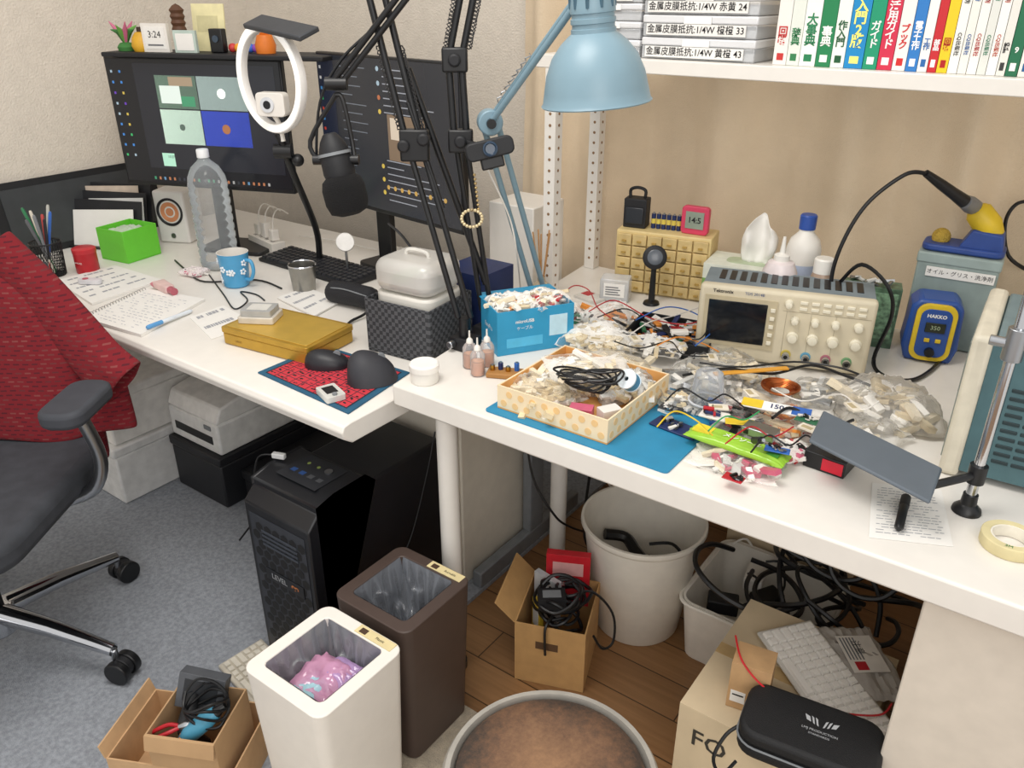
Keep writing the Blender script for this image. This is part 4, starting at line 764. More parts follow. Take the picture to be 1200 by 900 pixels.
b=MB(); b.lathe([(.040,.093),(.042,.095),(.040,.097),(.038,.095),(.040,.093)],BLK,n=28); b.done('rim',cu_)
PC=['#2a2a30','#3a6ac0','#b8b8b0','#c04040','#e0d8c8','#2f7a50','#66686c','#8a8d92']; PN=['dark','blue','silver','red','cream','green','grey','steel']
for k in range(8):
    an=k*.8; rr_=.018; p0=pc+V((-rr_*cos(an)*.6,-rr_*sin(an)*.6,.006)); p1=pc+V((.034*cos(an),.034*sin(an),.165+.014*(k%3)))
    rod('pen',PN[k]+' pen standing in the black mesh cup','pen',p0,p1,.004,P(PC[k],.4),None,'pens in the mesh cup')
r=root('red_canister','small red lidded canister between pen cup and green box','canister',W(104,318,ZL+.0005),R(15))
b=MB(); b.lathe([(0,0),(.030,0),(.031,.002),(.031,.06)],P('#b51d28',.35),n=32); b.text('BRANCHES',.007,(0,-.0318,.033),WINK); b.done('body',r)
b=MB(); b.lathe([(.0315,.057),(.032,.059),(.032,.069),(.026,.072),(0,.071)],P('#c22a34',.3),n=32); b.done('lid',r)
r=root('green_box','bright lime green open box holding a plastic bag','box',W(120,303,ZL+.0005),R(8))
gw,gd,gh=.115,.12,.095; b=MB(); b.box(0,0,0,gw,gd,.003,GREEN)
for q in ((0,0,gw,.003),(0,gd-.003,gw,gd),(0,.003,.003,gd-.003),(gw-.003,.003,gw,gd-.003)): b.box(q[0],q[1],.003,q[2],q[3],gh,GREEN)
b.done('walls',r,bev=.001); b=MB(); b.pillow(gw-.015,gd-.015,.03,film('#dff0d8',.6,.2,50),4,c=(gw/2,gd/2,gh-.03)); b.done('plastic_bag',r)
r=root('desk_speaker','white cube speaker with orange driver beside the plastic bottle','speaker',W(188,284,ZL+.0005),R(26))
b=MB(); b.box(0,0,0,.105,.10,.165,P('#e4e2de',.4,var=0)); b.done('cabinet',r,bev=.008,seg=3)
X=Matrix.Translation((.0525,-.0005,.10))@RX
b=MB(); b.lathe([(.044,0),(.044,.002),(.040,.003),(.034,-.002),(.02,-.008),(.014,-.009)],BLKM,n=36,X=X); su=b.done('surround',r)
b=MB(); b.lathe([(.031,.0015),(.021,.0005),(.013,-.002),(.012,.0025),(0,.004)],P('#d08a62',.4),n=36,X=X); b.done('driver',su)
b=MB(); b.cyl((.0525,-.0005,.025),(.0525,-.003,.025),.008,STEEL,n=16); b.done('dial',r)
r=root('plastic_bottle','large empty clear plastic bottle with white cap','bottle',W(259,312,ZL+.0005))
PET=film('#dfe6ea',.12,.04,12,.12,1.1)
pr=[(0,.006),(.037,0),(.052,.006)]+[q for k in range(9) for q in ((.0545,.018+k*.024),(.0545,.028+k*.024),(.0512,.034+k*.024))]+[(.0545,.236),(.050,.262),(.037,.287),(.019,.303),(.0140,.310),(.0140,.318)]
b=MB(); b.lathe(pr,PET,n=36); b.done('body',r,sharp=60)
b=MB(); b.lathe([(.0165,.312),(.0165,.332),(.0150,.334),(0,.334)],P('#eef0f2',.4,var=0),n=24); b.done('cap',r)
sheet('paper_stack','stack of white papers below the green box','paper',[(66,331),(135,313),(190,330),(108,358)],ZL+.0005,lines=5,th=.006,ink=LINK)
nb=root('notebook','open spiral notebook with handwriting near the desk front','notebook',(0,0,0))
q=[W(x,y,ZL+.0075) for x,y in ((98,372),(172,338),(240,350),(165,392))]
b=MB(); b.hexa([V((x.x,x.y,ZL+.0005)) for x in q],q,PAPER)
def npnt(s_,t): return q[0].lerp(q[1],t).lerp(q[3].lerp(q[2],t),s_)+V((0,0,.0004))
rn=random.Random(8)
for i in range(14):
    t=.08+i*.06; s_=.08
    while s_<.85:
        e=s_+rn.uniform(.02,.07)
        if rn.random()<.7: b.quad([npnt(s_,t),npnt(e,t),npnt(e,t+.008),npnt(s_,t+.008)],P('#a4a8b4',.7,var=0))
        s_=e+.03
b.done('pages',nb)
b=MB()
for i in range(22):
    c=npnt(.0,.03+i*.044); b.tube([c+V((.005*cos(a_),.002*cos(a_),.005*sin(a_))) for a_ in [j*PI/4 for j in range(8)]],.0007,STEEL,5,closed=True)
b.done('spiral_binding',nb)
rod('ballpoint_pen','white and blue ballpoint pen lying right of the notebook','pen',W(225,364,ZL+.006),W(172,384,ZL+.014),.005,P('#dfe7ee',.3),P('#5a9ad0',.3))
sheet('paper_sheet','white sheet under the gold tin corner','paper',[(222,372),(262,358),(300,380),(248,398)],ZL+.0005,lines=2,ink=LINK)
sheet('paper_sheet','white folded leaflet behind the gold tin','paper',[(325,350),(360,338),(400,354),(368,372)],ZL+.002,lines=3,th=.004,ink=LINK)
r=root('hand_cream','pink and cream squeezed tube beside the notebook','tube',W(183,331,ZL+.017),R(-8))
b=MB(); b.hexa([(0,-.018,-.002),(.016,-.015,-.009),(.016,.015,-.009),(0,.018,-.002)],[(0,-.018,.002),(.016,-.017,.010),(.016,.017,.010),(0,.018,.002)],P('#d98a96',.4)); b.hexa([(.016,-.015,-.009),(.085,-.013,-.009),(.085,.013,-.009),(.016,.015,-.009)],[(.016,-.017,.010),(.085,-.012,.010),(.085,.012,.010),(.016,.017,.010)],P('#e0c0bc',.4)); b.done('tube_body',r,bev=.003)
b=MB(); b.cyl((.085,0,.0),(.108,0,.0),.010,P('#b05a68',.3),n=16); b.done('cap',r)
r=root('correction_roller','white correction tape roller on the paper stack','stationery',W(90,333,ZL+.008),R(30))
b=MB(); b.prism(rrect(0,0,.065,.024,.01),0,.012,P('#d9d9dd',.3)); b.cyl((.02,.012,.012),(.02,.012,.0135),.008,P('#c05a6a',.4),n=16); b.done('case',r,bev=.002)
bag('small crumpled transparent wrapper left of the mug',W(228,322,ZL),.07,.06,.03,.2,51,film('#efe4e4',.2,.1,50),[PINK,WHITE],8,.008)
r=root('mug','light blue mug with white flower pattern','mug',W(278,334,ZL+.0005))
b=MB(); MUG=P('#4f9fcd',.25,var=.02); b.lathe([(0,0),(.030,0),(.034,.004),(.041,.09),(.042,.094),(.039,.094),(.032,.01),(0,.008)],[MUG]*4+[WHITE,WHITE,WHITE],n=40)
rn=random.Random(3)
for k in range(14):
    an=rn.uniform(0,2*PI); zz=rn.uniform(.015,.08); rad=.033+.0085*zz/.09
    for j in range(5):
        a2=j*2*PI/5; dx=.006*cos(a2); dz=.006*sin(a2); ang=an+dx/rad; b.sph(V((cos(ang)*(rad+.0006),sin(ang)*(rad+.0006),zz+dz)),.0035,P('#e8eef2',.3,var=0),8)
b.done('body',r)
b=MB(); b.tube(sm([(.036,.008,.075),(.058,.012,.075),(.064,.013,.05),(.052,.011,.025),(.033,.007,.022)],5),.005,MUG,10); b.done('handle',r)
cable('earphone_cord','thin black earphone cord curling beside the mug','cable',[W(245,322,ZL+.003),W(262,345,ZL+.003),W(275,362,ZL+.003),W(290,352,ZL+.003),W(282,342,ZL+.003),W(300,345,ZL+.003),W(310,352,ZL+.003)],.002,BLK)
cable('black_cable','black cord running from the speaker to the keyboard','cable',[W(205,305,ZL+.004),W(220,318,ZL+.004),W(240,330,ZL+.004),W(300,328,ZL+.004),W(330,338,ZL+.004)],.0025,BLK)
PSL=W(292,285,ZL+.0005)
r=root('power_strip','white multi-outlet power strip behind the mug','power strip',PSL,R(-12))
b=MB(); b.box(0,0,0,.16,.045,.03,WHITE) 
for i in range(4): b.box(.015+i*.037,.012,.03,.018+i*.037,.024,.0305,INK); b.box(.024+i*.037,.012,.03,.027+i*.037,.024,.0305,INK)
b.done('housing',r,bev=.004)
for k,x in enumerate((.03,.075,.125)):
    r=root('power_adapter',['left','middle','right'][k]+' white plug adapter on the power strip','adapter',PSL+Matrix.Rotation(R(-12),4,'Z')@V((x,.028,.031)),R(-12)); b=MB(); b.box(-.014,-.012,0,.014,.012,.035+.012*(k==1),WHITE); b.done('body',r,bev=.003)
    b=MB(); b.tube(sm([(0,0,.035),(-.01,.01,.07),(-.03,.04,.085),(-.05,.08,.06)],4),.002,WHITE,6); b.done('cord',r)
def keyboard(name,lab,loc,rz,w,d,mb,mk,rows=5,cols=15,rot=None,h=.018):
    r=root(name,lab,'keyboard',loc,rz,None,rot=rot)
    b=MB(); b.hexa([(0,0,0),(w,0,0),(w,d,0),(0,d,0)],[(0,0,h*.6),(w,0,h*.6),(w,d,h),(0,d,h)],mb); b.done('case',r,bev=.003)
    pw=(w-.014)/cols; ph=(d-.012)/rows; b=MB()
    for j in range(rows):
        i=0
        while i<cols:
            ww=1
            if j==0 and i==4: ww=5
            if (j in(1,2)) and i==0: ww=2
            x0_=.007+i*pw; y0_=.006+j*ph; zz=h*.6+(h*.4)*(y0_/d); kh=.006
            b.hexa([(x0_+.0012,y0_+.0012,zz),(x0_+pw*ww-.0012,y0_+.0012,zz),(x0_+pw*ww-.0012,y0_+ph-.0012,zz),(x0_+.0012,y0_+ph-.0012,zz)],[(x0_+.0028,y0_+.003,zz+kh),(x0_+pw*ww-.0028,y0_+.003,zz+kh),(x0_+pw*ww-.0028,y0_+ph-.0022,zz+kh),(x0_+.0028,y0_+ph-.0022,zz+kh)],mk); i+=ww
    b.done('keycaps',r); return r
p=W(303,306,ZL+.0005); keyboard('computer_keyboard','black mechanical keyboard behind the steel tumbler',p,R(-2),.40,.125,BLKM,P('#22242a',.5),6,20)
r=root('steel_tumbler','stainless steel tumbler in front of the keyboard','tumbler',W(357,340,ZL+.0005))
b=MB(); b.lathe([(0,0),(.028,0),(.03,.003),(.036,.07),(.037,.072),(.034,.071),(.028,.008),(0,.006)],P('#9c9a94',.3,.9,var=.05),n=36); b.done('body',r)
b=MB(); b.lathe([(.0362,.07),(.0378,.072),(.0362,.074),(.0346,.072),(.0362,.07)],CHROME,n=36); b.done('rim',r)
pr_,an_,w_=fr((262,402),(345,424),ZL+.0015)
r=root('gold_tin','flat gold metal tin box carrying a small handheld device','tin',pr_,an_)
D_=.155; b=MB(); b.prism(rrect(0,0,w_+.04,D_,.008),0,.028,GOLD); b.text('LISLIS',.008,(.05,-.0008,.013),P('#7a5410',.5)); b.done('base',r,bev=.003)
b=MB(); b.prism(rrect(-.002,-.002,w_+.042,D_+.002,.009),.0285,.04,GOLD); b.prism(rrect(.008,.008,w_+.032,D_-.008,.006),.04,.0415,P('#cfab4c',.35,.4,var=.03)); b.done('lid',r,bev=.002)
q=W(306,374,ZL+.0432); r=root('handheld_device','small cream and grey handheld device on the gold tin','device',q,R(30))
b=MB(); b.prism(rrect(-.042,-.034,.042,.034,.006),0,.016,P('#c9c2b6',.4)); lc=b.done('lower_case',r,bev=.002)
b=MB(); b.prism(rrect(-.036,-.029,.036,.029,.005),.0165,.030,P('#a9a9a6',.3)); b.box(-.024,-.019,.030,.024,.019,.0306,P('#d8d6ce',.3)); b.done('upper_case',r,bev=.002)
r=root('round_mirror','small round white mirror on a stem beside the black pouch','mirror',W(408,322,ZL+.0005))
b=MB(); b.lathe([(0,0),(.022,0),(.02,.006),(.004,.01),(.0035,.075),(0,.075)],STEEL,n=20); b.done('stem',r)
X=Matrix.Translation((0,0,.095))@Euler((R(75),0,R(50))).to_matrix().to_4x4(); b=MB(); b.lathe([(0,-.004),(.024,-.004),(.026,0),(.024,.004),(0,.004)],P('#e6e4e0',.15),n=28,X=X); b.done('mirror_head',r)
r=root('eyeglass_pouch','black zip pouch with hanging strap behind the mousepad','pouch',W(378,357,ZL+.0005),R(5))
b=MB(); b.tube(sm([(0,.03,.030),(.02,.03,.03),(.08,.032,.032),(.13,.034,.031),(.15,.034,.03)],3),[.012,.022,.027]+[.029]*7+[.027,.02,.012],P('#1a1b20',.7,bump=.3),16); b.done('pouch_body',r)
b=MB(); b.tube(sm([(.01,.01,.045),(.07,.008,.052),(.14,.012,.045)],4),.0018,GREY,6); b.done('zipper',r)
b=MB(); b.tube(sm([(.14,.03,.03),(.155,-.01,.012),(.15,-.06,.006),(.165,-.10,.006)],5),.0035,BLK,6); b.done('strap',r)
q=[(302,436),(378,404),(480,436),(408,484)]
mp=root('mousepad','red and black patterned mousepad with blue edge near the desk corner','mousepad',(0,0,0))
qq=[W(x,y,ZL+.0035) for x,y in q]; b=MB(); b.hexa([V((x.x,x.y,ZL+.0005)) for x in qq],qq,P('#1f5674',.8)) 
def mpp(s_,t,e=.0004): return qq[0].lerp(qq[3],s_).lerp(qq[1].lerp(qq[2],s_),t)+V((0,0,e))
b.quad([mpp(.05,.05,.0003),mpp(.95,.05,.0003),mpp(.95,.95,.0003),mpp(.05,.95,.0003)],P('#1a2230',.8)); RM=P('#c4303e',.7,var=0); KM=P('#151820',.7,var=0); rn=random.Random(6)
for i in range(10):
    for j in range(9):
        s_=.065+i*.088; t=.065+j*.098; b.quad([mpp(s_,t),mpp(s_+.080,t),mpp(s_+.080,t+.088),mpp(s_,t+.088)],RM)
        for _ in range(2):
            a0=s_+rn.uniform(.005,.045); t0=t+rn.uniform(.005,.05); dw=rn.uniform(.012,.03); dh=rn.uniform(.01,.03); b.quad([mpp(a0,t0,.0006),mpp(a0+dw,t0,.0006),mpp(a0+dw,t0+dh,.0006),mpp(a0,t0+dh,.0006)],KM)
b.done('pad',mp)
MS=P('#1d1e24',.45)
def mouse(lab,loc,rz,L,Wd,H_,tilt=0,m=MS,nm='computer_mouse'):
    r=root(nm,lab,'mouse',loc,rz); b=MB()
    def fn(u,v):
        x=(u*2-1); an=v*PI; prof=math.sqrt(max(0,1-abs(x)**2.6)); y_=cos(an)*Wd/2*prof*(1-.12*x*x); zz=max(0,sin(an))**.8*H_*prof**.7*(1-.25*x-.15*x*x)
        return V((x*L/2,y_+tilt*zz,max(zz,0)))
    b.grid(fn,22,18,m); sh_=b.done('shell',r,sub=1)
    b=MB(); b.cyl((L*.22,tilt*H_*.7-.003,H_*.78),(L*.22,tilt*H_*.7+.003,H_*.78),.008,GREY,n=16); b.done('scroll_wheel',sh_); return r
mouse('low black computer mouse on the mousepad',W(384,428,ZL+.0045),R(35),.10,.062,.034)
mouse('tall dark grey vertical mouse at the mousepad corner',W(437,446,ZL+.0045),R(55),.105,.075,.058,.35,P('#2c2d33',.6),'vertical_mouse')
r=root('card_reader','small white and black gadget on the mousepad front','gadget',W(388,464,ZL+.0045),R(-20))
b=MB(); b.prism(rrect(-.030,-.020,.030,.020,.004),0,.012,P('#c9c9c4',.4)); b.box(-.02,-.012,.012,.012,.012,.0126,BLK); b.done('case',r,bev=.002)
b=MB(); b.cyl((.022,0,.012),(.022,0,.016),.005,GREY,n=14); b.done('button',r)
r=root('woven_basket','dark grey woven storage basket beside the boom arm base','basket',(-1.245,1.16,ZL+.0005),R(5))
b=MB(); bw,bd,bh=.175,.16,.125
b.box(0,0,0,bw,bd,.004,WEAVE)
for q_ in ((0,0,bw,.004),(0,bd-.004,bw,bd),(0,.004,.004,bd-.004),(bw-.004,.004,bw,bd-.004)): b.box(q_[0],q_[1],.004,q_[2],q_[3],bh,WEAVE)
b.done('walls',r,bev=.003)
r=root('storage_container','pale translucent domed container sitting in the woven basket','container',(-1.240,1.165,ZL+.005),R(5))
b=MB(); b.prism(rrect(.008,.008,.162,.142,.03),0,.135,P('#d9d6ce',.4,var=0)); b.done('body',r,bev=.006,seg=3)
b=MB(); b.box(.035,.03,.136,.135,.12,.150,P('#2d332c',.6)); b.box(.04,.035,.150,.085,.11,.168,P('#3f7a45',.6)); b.box(.09,.04,.150,.13,.105,.162,P('#26282b',.6)); b.done('contents',r,bev=.003)
b=MB(); b.prism(rrect(.006,.006,.164,.144,.035),.136,.208,film('#efece6',.62,.25,12,.1,.5)); lid_=b.done('lid',r,bev=.024,seg=5)
b=MB(); b.tube(sm([(.055,.075,.207),(.06,.075,.217),(.085,.075,.220),(.11,.075,.217),(.115,.075,.207)],4),.004,P('#e4e1da',.4),8); b.done('handle',lid_)
r=root('navy_box','dark navy printed carton behind the woven basket','box',(-1.195,1.36,ZL+.0005))
b=MB(); b.box(0,0,0,.12,.12,.15,NAVY); b.box(.12,.01,.02,.1208,.11,.07,PAPG); b.done('carton',r,bev=.002)
r=root('white_carton','tall white carton standing behind the lamp base','box',(-1.27,1.64,ZL+.0005))
b=MB(); b.box(0,0,0,.14,.14,.24,WHITE); b.done('carton',r,bev=.003)
b=MB(); b.box(.14,.02,.04,.1408,.12,.10,PAPG); b.done('paper_label',r)
r=root('reed_diffuser','small diffuser bottle with wooden reeds beside the shelf post','diffuser',W(634,352,ZT+.0005))
b=MB(); b.lathe([(0,0),(.02,0),(.022,.003),(.022,.04),(.009,.05),(.009,.062)],film('#d8c9a8',.5,.05,10,.05),n=24); b.done('bottle',r)
for k in range(5): an=k*1.3; b=MB(); b.cyl((0,0,.01),(.022*cos(an),.022*sin(an),.17),.0018,P('#b98a58',.7),n=6); b.done('reed',r)
cable('white_cable','white cord draped behind the keyboard to the wall','cable',[W(350,276,ZL+.01),W(400,283,ZL+.01),W(440,292,ZL+.01),W(470,290,ZL+.01)],.002,WHITE)
cable('black_cable','black cord arching from the right monitor to the desk','cable',[WF(455,262,1.85),WF(470,275,1.82),WF(490,300,1.8),W(520,330,ZL+.02)],.003,BLK)

# ================================================================ OFFICE CHAIR + JACKET
ch=root('office_chair','dark grey office chair with chrome five-star base and armrests','office chair',(-1.78,.455,.0125),R(35))
b=MB(); b.prism(rrect(-.245,-.25,.245,.24,.09,8),.40,.465,DGREY); b.done('seat',ch,bev=.022,seg=4)
b=MB(); b.prism(rrect(-.2,-.2,.2,.2,.06),.375,.40,BLKM); b.done('seat_pan',ch,bev=.004)
b=MB()
def bf(u,v):
    x=(u-.5)*.40; z_=.52+.34*v; return V((x*(1-.2*v**3),.25+.03*v-.06*(abs(x)/.23)**2*.6,z_))
b.grid(bf,14,14,DGREY); b.done('backrest',ch,sol=.03)
b=MB(); b.tube(sm([(0,.1,.385),(0,.26,.39),(0,.30,.5),(0,.29,.65)],5),.018,BLK,10); b.done('back_support',ch)
for s_ in (-1,1):
    b=MB(); X=Matrix.Translation((s_*.295,.035,.62)); b.prism(rrect(-.045,-.085,.045,.085,.035),0,.035,P('#3a3d44',.7),X); a_=b.done('armrest',ch,bev=.01,seg=3)
    b=MB(); b.tube(sm([(s_*.20,.05,.39),(s_*.27,.06,.42),(s_*.30,.06,.50),(s_*.290,.04,.615)],5),.014,STEEL,10); b.done('arm_support',ch)
b=MB(); b.cyl((0,0,.10),(0,0,.38),.026,BLK,n=20); b.cyl((0,0,.30),(0,0,.375),.035,BLKM,n=20); b.done('gas_lift',ch)
b=MB(); b.cyl((0,0,.075),(0,0,.14),.045,CHROME,n=24); b.done('hub',ch,bev=.005)
for k in range(5):
    an=R(23-35+72*k); d=V((cos(an),sin(an),0)); b=MB(); b.tube([d*.03+V((0,0,.125)),d*.15+V((0,0,.11)),d*.30+V((0,0,.078))],[.024,.02,.014],CHROME,12); b.done('base_arm',ch)
    c=d*.30; pd=V((-d.y,d.x,0)); b=MB(); b.cyl(c+V((0,0,.045)),c+V((0,0,.08)),.008,STEEL,n=10)
    cc=c+d*.012; b.cyl(cc-pd*.009+V((0,0,.0335)),cc+pd*.009+V((0,0,.0335)),.024,BLKM,n=20); cst=b.done('castor',ch,bev=.003)
    for s_ in (-1,1): b=MB(); b.cyl(cc+pd*(s_*.009)+V((0,0,.0295)),cc+pd*(s_*.027)+V((0,0,.0295)),.029,BLK,n=24); b.done('wheel',cst,bev=.003)
jk=root('red_jacket','red patterned padded jacket draped over the office chair back','jacket',(-1.78,.455,.0125),R(35))
b=MB()
def jf(u,v):
    an=u*2*PI; z_=.965-.50*v; op=min(1,v*3.2)**.45
    wx=(.07+.185*min(1,v*1.7)**1.0)*op+.02; wy=(.035+.035*v)*op+.012
    f_=1+.07*v*sin(7*an+3*v)+.04*noise.noise(V((cos(an)*2,sin(an)*2,v*2)))
    return V((wx*cos(an)*f_-.015+.015*v,.265+wy*sin(an)*f_*1.1,z_+.012*noise.noise(V((cos(an)*1.5,sin(an)*1.5,v*2+5)))))
b.grid(jf,80,26,JACK,cu=True); b.done('body',jk,sub=1,sol=.006,sharp=180)
def sleeve(name,pts,r0,r1,fl,seed,am=.08):
    b=MB(); pts=sm(pts,6); n_=len(pts); m_=22; rg=[]
    for i,p_ in enumerate(pts):
        t=i/(n_-1); rr_=r0+(r1-r0)*t; T=(pts[min(i+1,n_-1)]-pts[max(i-1,0)]).normalized(); u=V((0,1,0)); u=(u-T*u.dot(T)).normalized(); w_=T.cross(u)
        rg.append([b.v(p_+(u*cos(2*PI*k/m_)*fl+w_*sin(2*PI*k/m_))*rr_*(1+am*t*sin(5*2*PI*k/m_+seed)+.06*noise.noise(V((cos(2*PI*k/m_),sin(2*PI*k/m_),t*3+seed))))) for k in range(m_)])
    for i in range(n_-1):
        for k in range(m_): b.f([rg[i][k],rg[i][(k+1)%m_],rg[i+1][(k+1)%m_],rg[i+1][k]],JACK)
    b.done(name,jk,sub=1,sol=.006,sharp=180)
sleeve('sleeve',[(.07,.25,.90),(.14,.245,.81),(.20,.235,.72),(.255,.22,.645),(.305,.205,.60)],.05,.062,.55,1)
sleeve('hem_panel',[(.08,.27,.76),(.12,.27,.64),(.135,.27,.54),(.135,.27,.45),(.13,.27,.38)],.055,.065,.5,4)

# ================================================================ UNDER LEFT DESK
def lidbox(name,lab,x0,y0,x1,y1,z0,z1,m,ml=None,lidh=.03,cat='box'):
    r=root(name,lab,cat,(x0,y0,z0)); w=x1-x0; d=y1-y0; h=z1-z0
    b=MB(); b.box(.004,.004,0,w-.004,d-.004,h-lidh,m); b.done('body',r,bev=.006); b=MB(); b.box(0,0,h-lidh,w,d,h,ml or m); b.done('lid',r,bev=.006); return r
lidbox('storage_box','white storage box on the carpet under the desk left end',-2.45,.95,-2.12,1.27,.0125,.20,P('#e8e8e6',.5))
lidbox('storage_box','smaller white box stacked on the lower white storage box',-2.44,.965,-2.13,1.26,.2015,.37,P('#eeece7',.5))
lidbox('black_crate','black plastic crate carrying the white printer',-2.105,1.115,-1.855,1.55,.0125,.185,P('#1f2024',.5),cat='crate')
lidbox('black_crate','low black crate between printer crate and computer tower',-1.84,1.17,-1.55,1.50,.0125,.13,P('#1b1c20',.5),cat='crate')
r=root('printer','white compact printer on the black crate under the desk','printer',(-2.10,1.13,.186))
b=MB(); b.box(0,0,0,.24,.38,.10,P('#e4e4e1',.45)); b.done('body',r,bev=.008,seg=3)
b=MB(); b.prism([(0,.0),(.38,0),(.38,.055),(.10,.06),(.02,.045)],0,.24,P('#eae9e5',.45),Matrix(((0,0,1,0),(1,0,0,0),(0,1,0,.1005),(0,0,0,1)))); tc_=b.done('top_cover',r,bev=.006)
b=MB(); b.box(.03,-.002,.03,.21,.001,.055,BLK); b.done('paper_slot',r); b=MB(); b.box(.18,-.003,.075,.21,.0,.088,GREY); b.done('button',r)

# PC tower
TX,TY=-1.29,.815; tw,tdp,th=.20,.40,.455; TB=P('#17181c',.35,var=.05)
r=root('computer_tower','black computer tower with hexagon mesh front on the carpet','computer',(TX,TY,.0125))
b=MB(); b.box(.003,.03,.015,tw-.003,tdp,th,TB); b.done('case',r,bev=.006)
for x in (.02,tw-.05):
    for y_ in (.05,tdp-.08): b=MB(); b.box(x,y_,0,x+.03,y_+.03,.015,BLK); b.done('foot',r)
b=MB(); b.prism([(0,.012),(.03,.012),(.03,th+.012),(.075,th+.022),(.16,th+.022),(.18,th+.002),(.03,th-.0),(.0,th-.03)],0,tw,TB,Matrix(((0,0,1,0),(1,0,0,0),(0,1,0,0),(0,0,0,1))))
bz=b.done('front_bezel',r,bev=.004)
b=MB(); HX=P('#101114',.6,var=0); b.box(.014,-.0010,.02,tw-.014,-.0004,.405,P('#30333a',.45))
for j in range(17):
    for i in range(7):
        x=.030+i*.0262+(.0131 if j%2 else 0); z_=.036+j*.0227
        if x<tw-.024 and z_<.395: b.f([b.v((x+.0125*sin(k*PI/3),-.0016,z_+.0125*cos(k*PI/3))) for k in range(6)],HX)
b.done('mesh_grille',bz,recalc=False)
b=MB() 
for i in range(4): b.box(.05,-.0035,.335+i*.011,.16,-.0018,.340+i*.011,P('#3a3f48',.5))
b.done('drive_grille',bz)
b=MB(); b.box(.045,-.0035,.245,.165,-.0018,.275,P('#17181c',.4)); b.text('LEVEL',.019,(.088,-.004,.260),P('#8f9296',.3),bold=.02); b.text('∞',.026,(.138,-.004,.260),P('#b06a38',.4),bold=.03); b.done('badge',bz)
b=MB(); b.box(.04,.06,th+.0225,.16,.15,th+.0235,P('#24262b',.5)) 
for i in range(4): b.box(.055+i*.026,.085,th+.0236,.069+i*.026,.097,th+.0242,P('#2a4a80' if i<2 else '#4a4c50',.4))
for i in range(2): b.cyl((.07+i*.03,.125,th+.0236),(.07+i*.03,.125,th+.0244),.004,P('#8a9a50',.4),n=12)
b.cyl((.13,.125,th+.0236),(.13,.125,th+.026),.009,STEEL,n=20); b.done('port_panel',r)
r=root('usb_dongle','white usb plug with cord on top of the tower','plug',(TX+.01,TY+.10,.0125+th+.0265),R(20))
b=MB(); b.box(-.02,-.006,0,.01,.006,.012,P('#cfd0d0',.4)); b.done('shell',r,bev=.002)
b=MB(); b.tube(sm([(-.02,0,.006),(-.05,-.01,.0),(-.055,-.03,-.05),(-.05,-.04,-.12),(-.04,-.13,-.13)],4),.002,BLK,6); b.done('cord',r)
cable('black_cable','thin black cord lying against the tower side panel','cable',[(-1.07,.93,.18),(-1.073,1.0,.20),(-1.075,1.08,.27),(-1.08,1.15,.40),(-1.083,1.19,.5)],.002,BLK)

# ================================================================ FLOOR: BINS
def bin_(lab,x0,y0,s_,h,m,bagm,inside,lablab,z0=.0125):
    r=root('waste_bin',lab,'bin',(x0,y0,z0)); b=MB(); t=.026; tp=.012
    R0=rrect(tp,tp,s_-tp,s_-tp,.02); R1=rrect(0,0,s_,s_,.022); R2=rrect(t,t,s_-t,s_-t,.012)
    rings=[[b.v((p[0],p[1],0)) for p in R0],[b.v((p[0],p[1],h)) for p in R1],[b.v((p[0],p[1],h)) for p in R2],[b.v((p[0],p[1],h-.03)) for p in R2]]
    n=len(R0)
    for a_,c_ in zip(rings[:-1],rings[1:]):
        for k in range(n): b.f([a_[k],a_[(k+1)%n],c_[(k+1)%n],c_[k]],m)
    b.f(rings[0][::-1],m); b.done('body',r,bev=.002)
    b=MB()
    def lf(u,v):
        k=u*4; i=int(k)%4; f_=k-int(k); c=[(t,t),(s_-t,t),(s_-t,s_-t),(t,s_-t)]; p=V(c[i]).lerp(V(c[(i+1)%4]),f_); ce=V((s_/2,s_/2)); av=min(1,v*5)
        fo=abs(sin(u*2*PI*9+v*3+s_*40)); q_=p.lerp(ce,.02+.72*v**2.2+av*(.10*fo+.22*abs(noise.noise(V((u*17,v*2,s_*9))))))
        return V((q_.x,q_.y,h-.001-.13*math.sin(v*PI/2)+av*.035*noise.noise(V((u*14,v*4,2)))))
    b.grid(lf,160,24,bagm,cu=True); b.done('bin_liner',r,sharp=75)
    if inside: b=MB(); inside(b,s_,h); b.done('rubbish',r,sharp=180)
    b=MB(); b.box(s_*.48,s_-.023,h+.0005,s_*.92,s_-.003,h+.0015,P('#e2d2a0',.6)); b.box(s_*.52,s_-.020,h+.0016,s_*.60,s_-.008,h+.0019,P('#4a3424',.6)); b.text(lablab,.008,(s_*.76,s_-.0135,h+.0019),INK,rot=(0,0,0)); b.done('label_plate',r)
    return r
PKF=film('#e3a4c8',.62,.12,8,.3,.7); LIL=film('#c9a6dc',.62,.12,8,.3,.7)
def trash(b,s_,h):
    b.pillow(.13,.125,.12,PKF,61,c=(s_*.5,s_*.47,h-.13),rag=.05,cr=.45,flat=.75); b.pillow(.055,.075,.03,P('#9cc3cf',.3),62,c=(s_*.47,s_*.33,h-.060),cr=.5); b.pillow(.085,.07,.05,LIL,63,c=(s_*.6,s_*.6,h-.075),cr=.45,flat=.8)
bin_('white square waste bin with pink wrappers inside',-.985,.562,.198,.345,P('#ece7df',.5,var=.01),film('#85888e',.62,.14,20,.3,.7),trash,'Plastic')
bin_('dark brown square waste bin behind the white one',-.998,.782,.192,.345,P('#4b3d37',.5,var=.03),film('#7c8087',.62,.12,20,.3,.8),None,'Burnable')
keyboard('computer_keyboard','old beige keyboard lying on carpet beside the white bin',(-1.345,.715,.013),R(-9),.30,.11,P('#c4bdae',.6),P('#d8d2c4',.6),6,15)
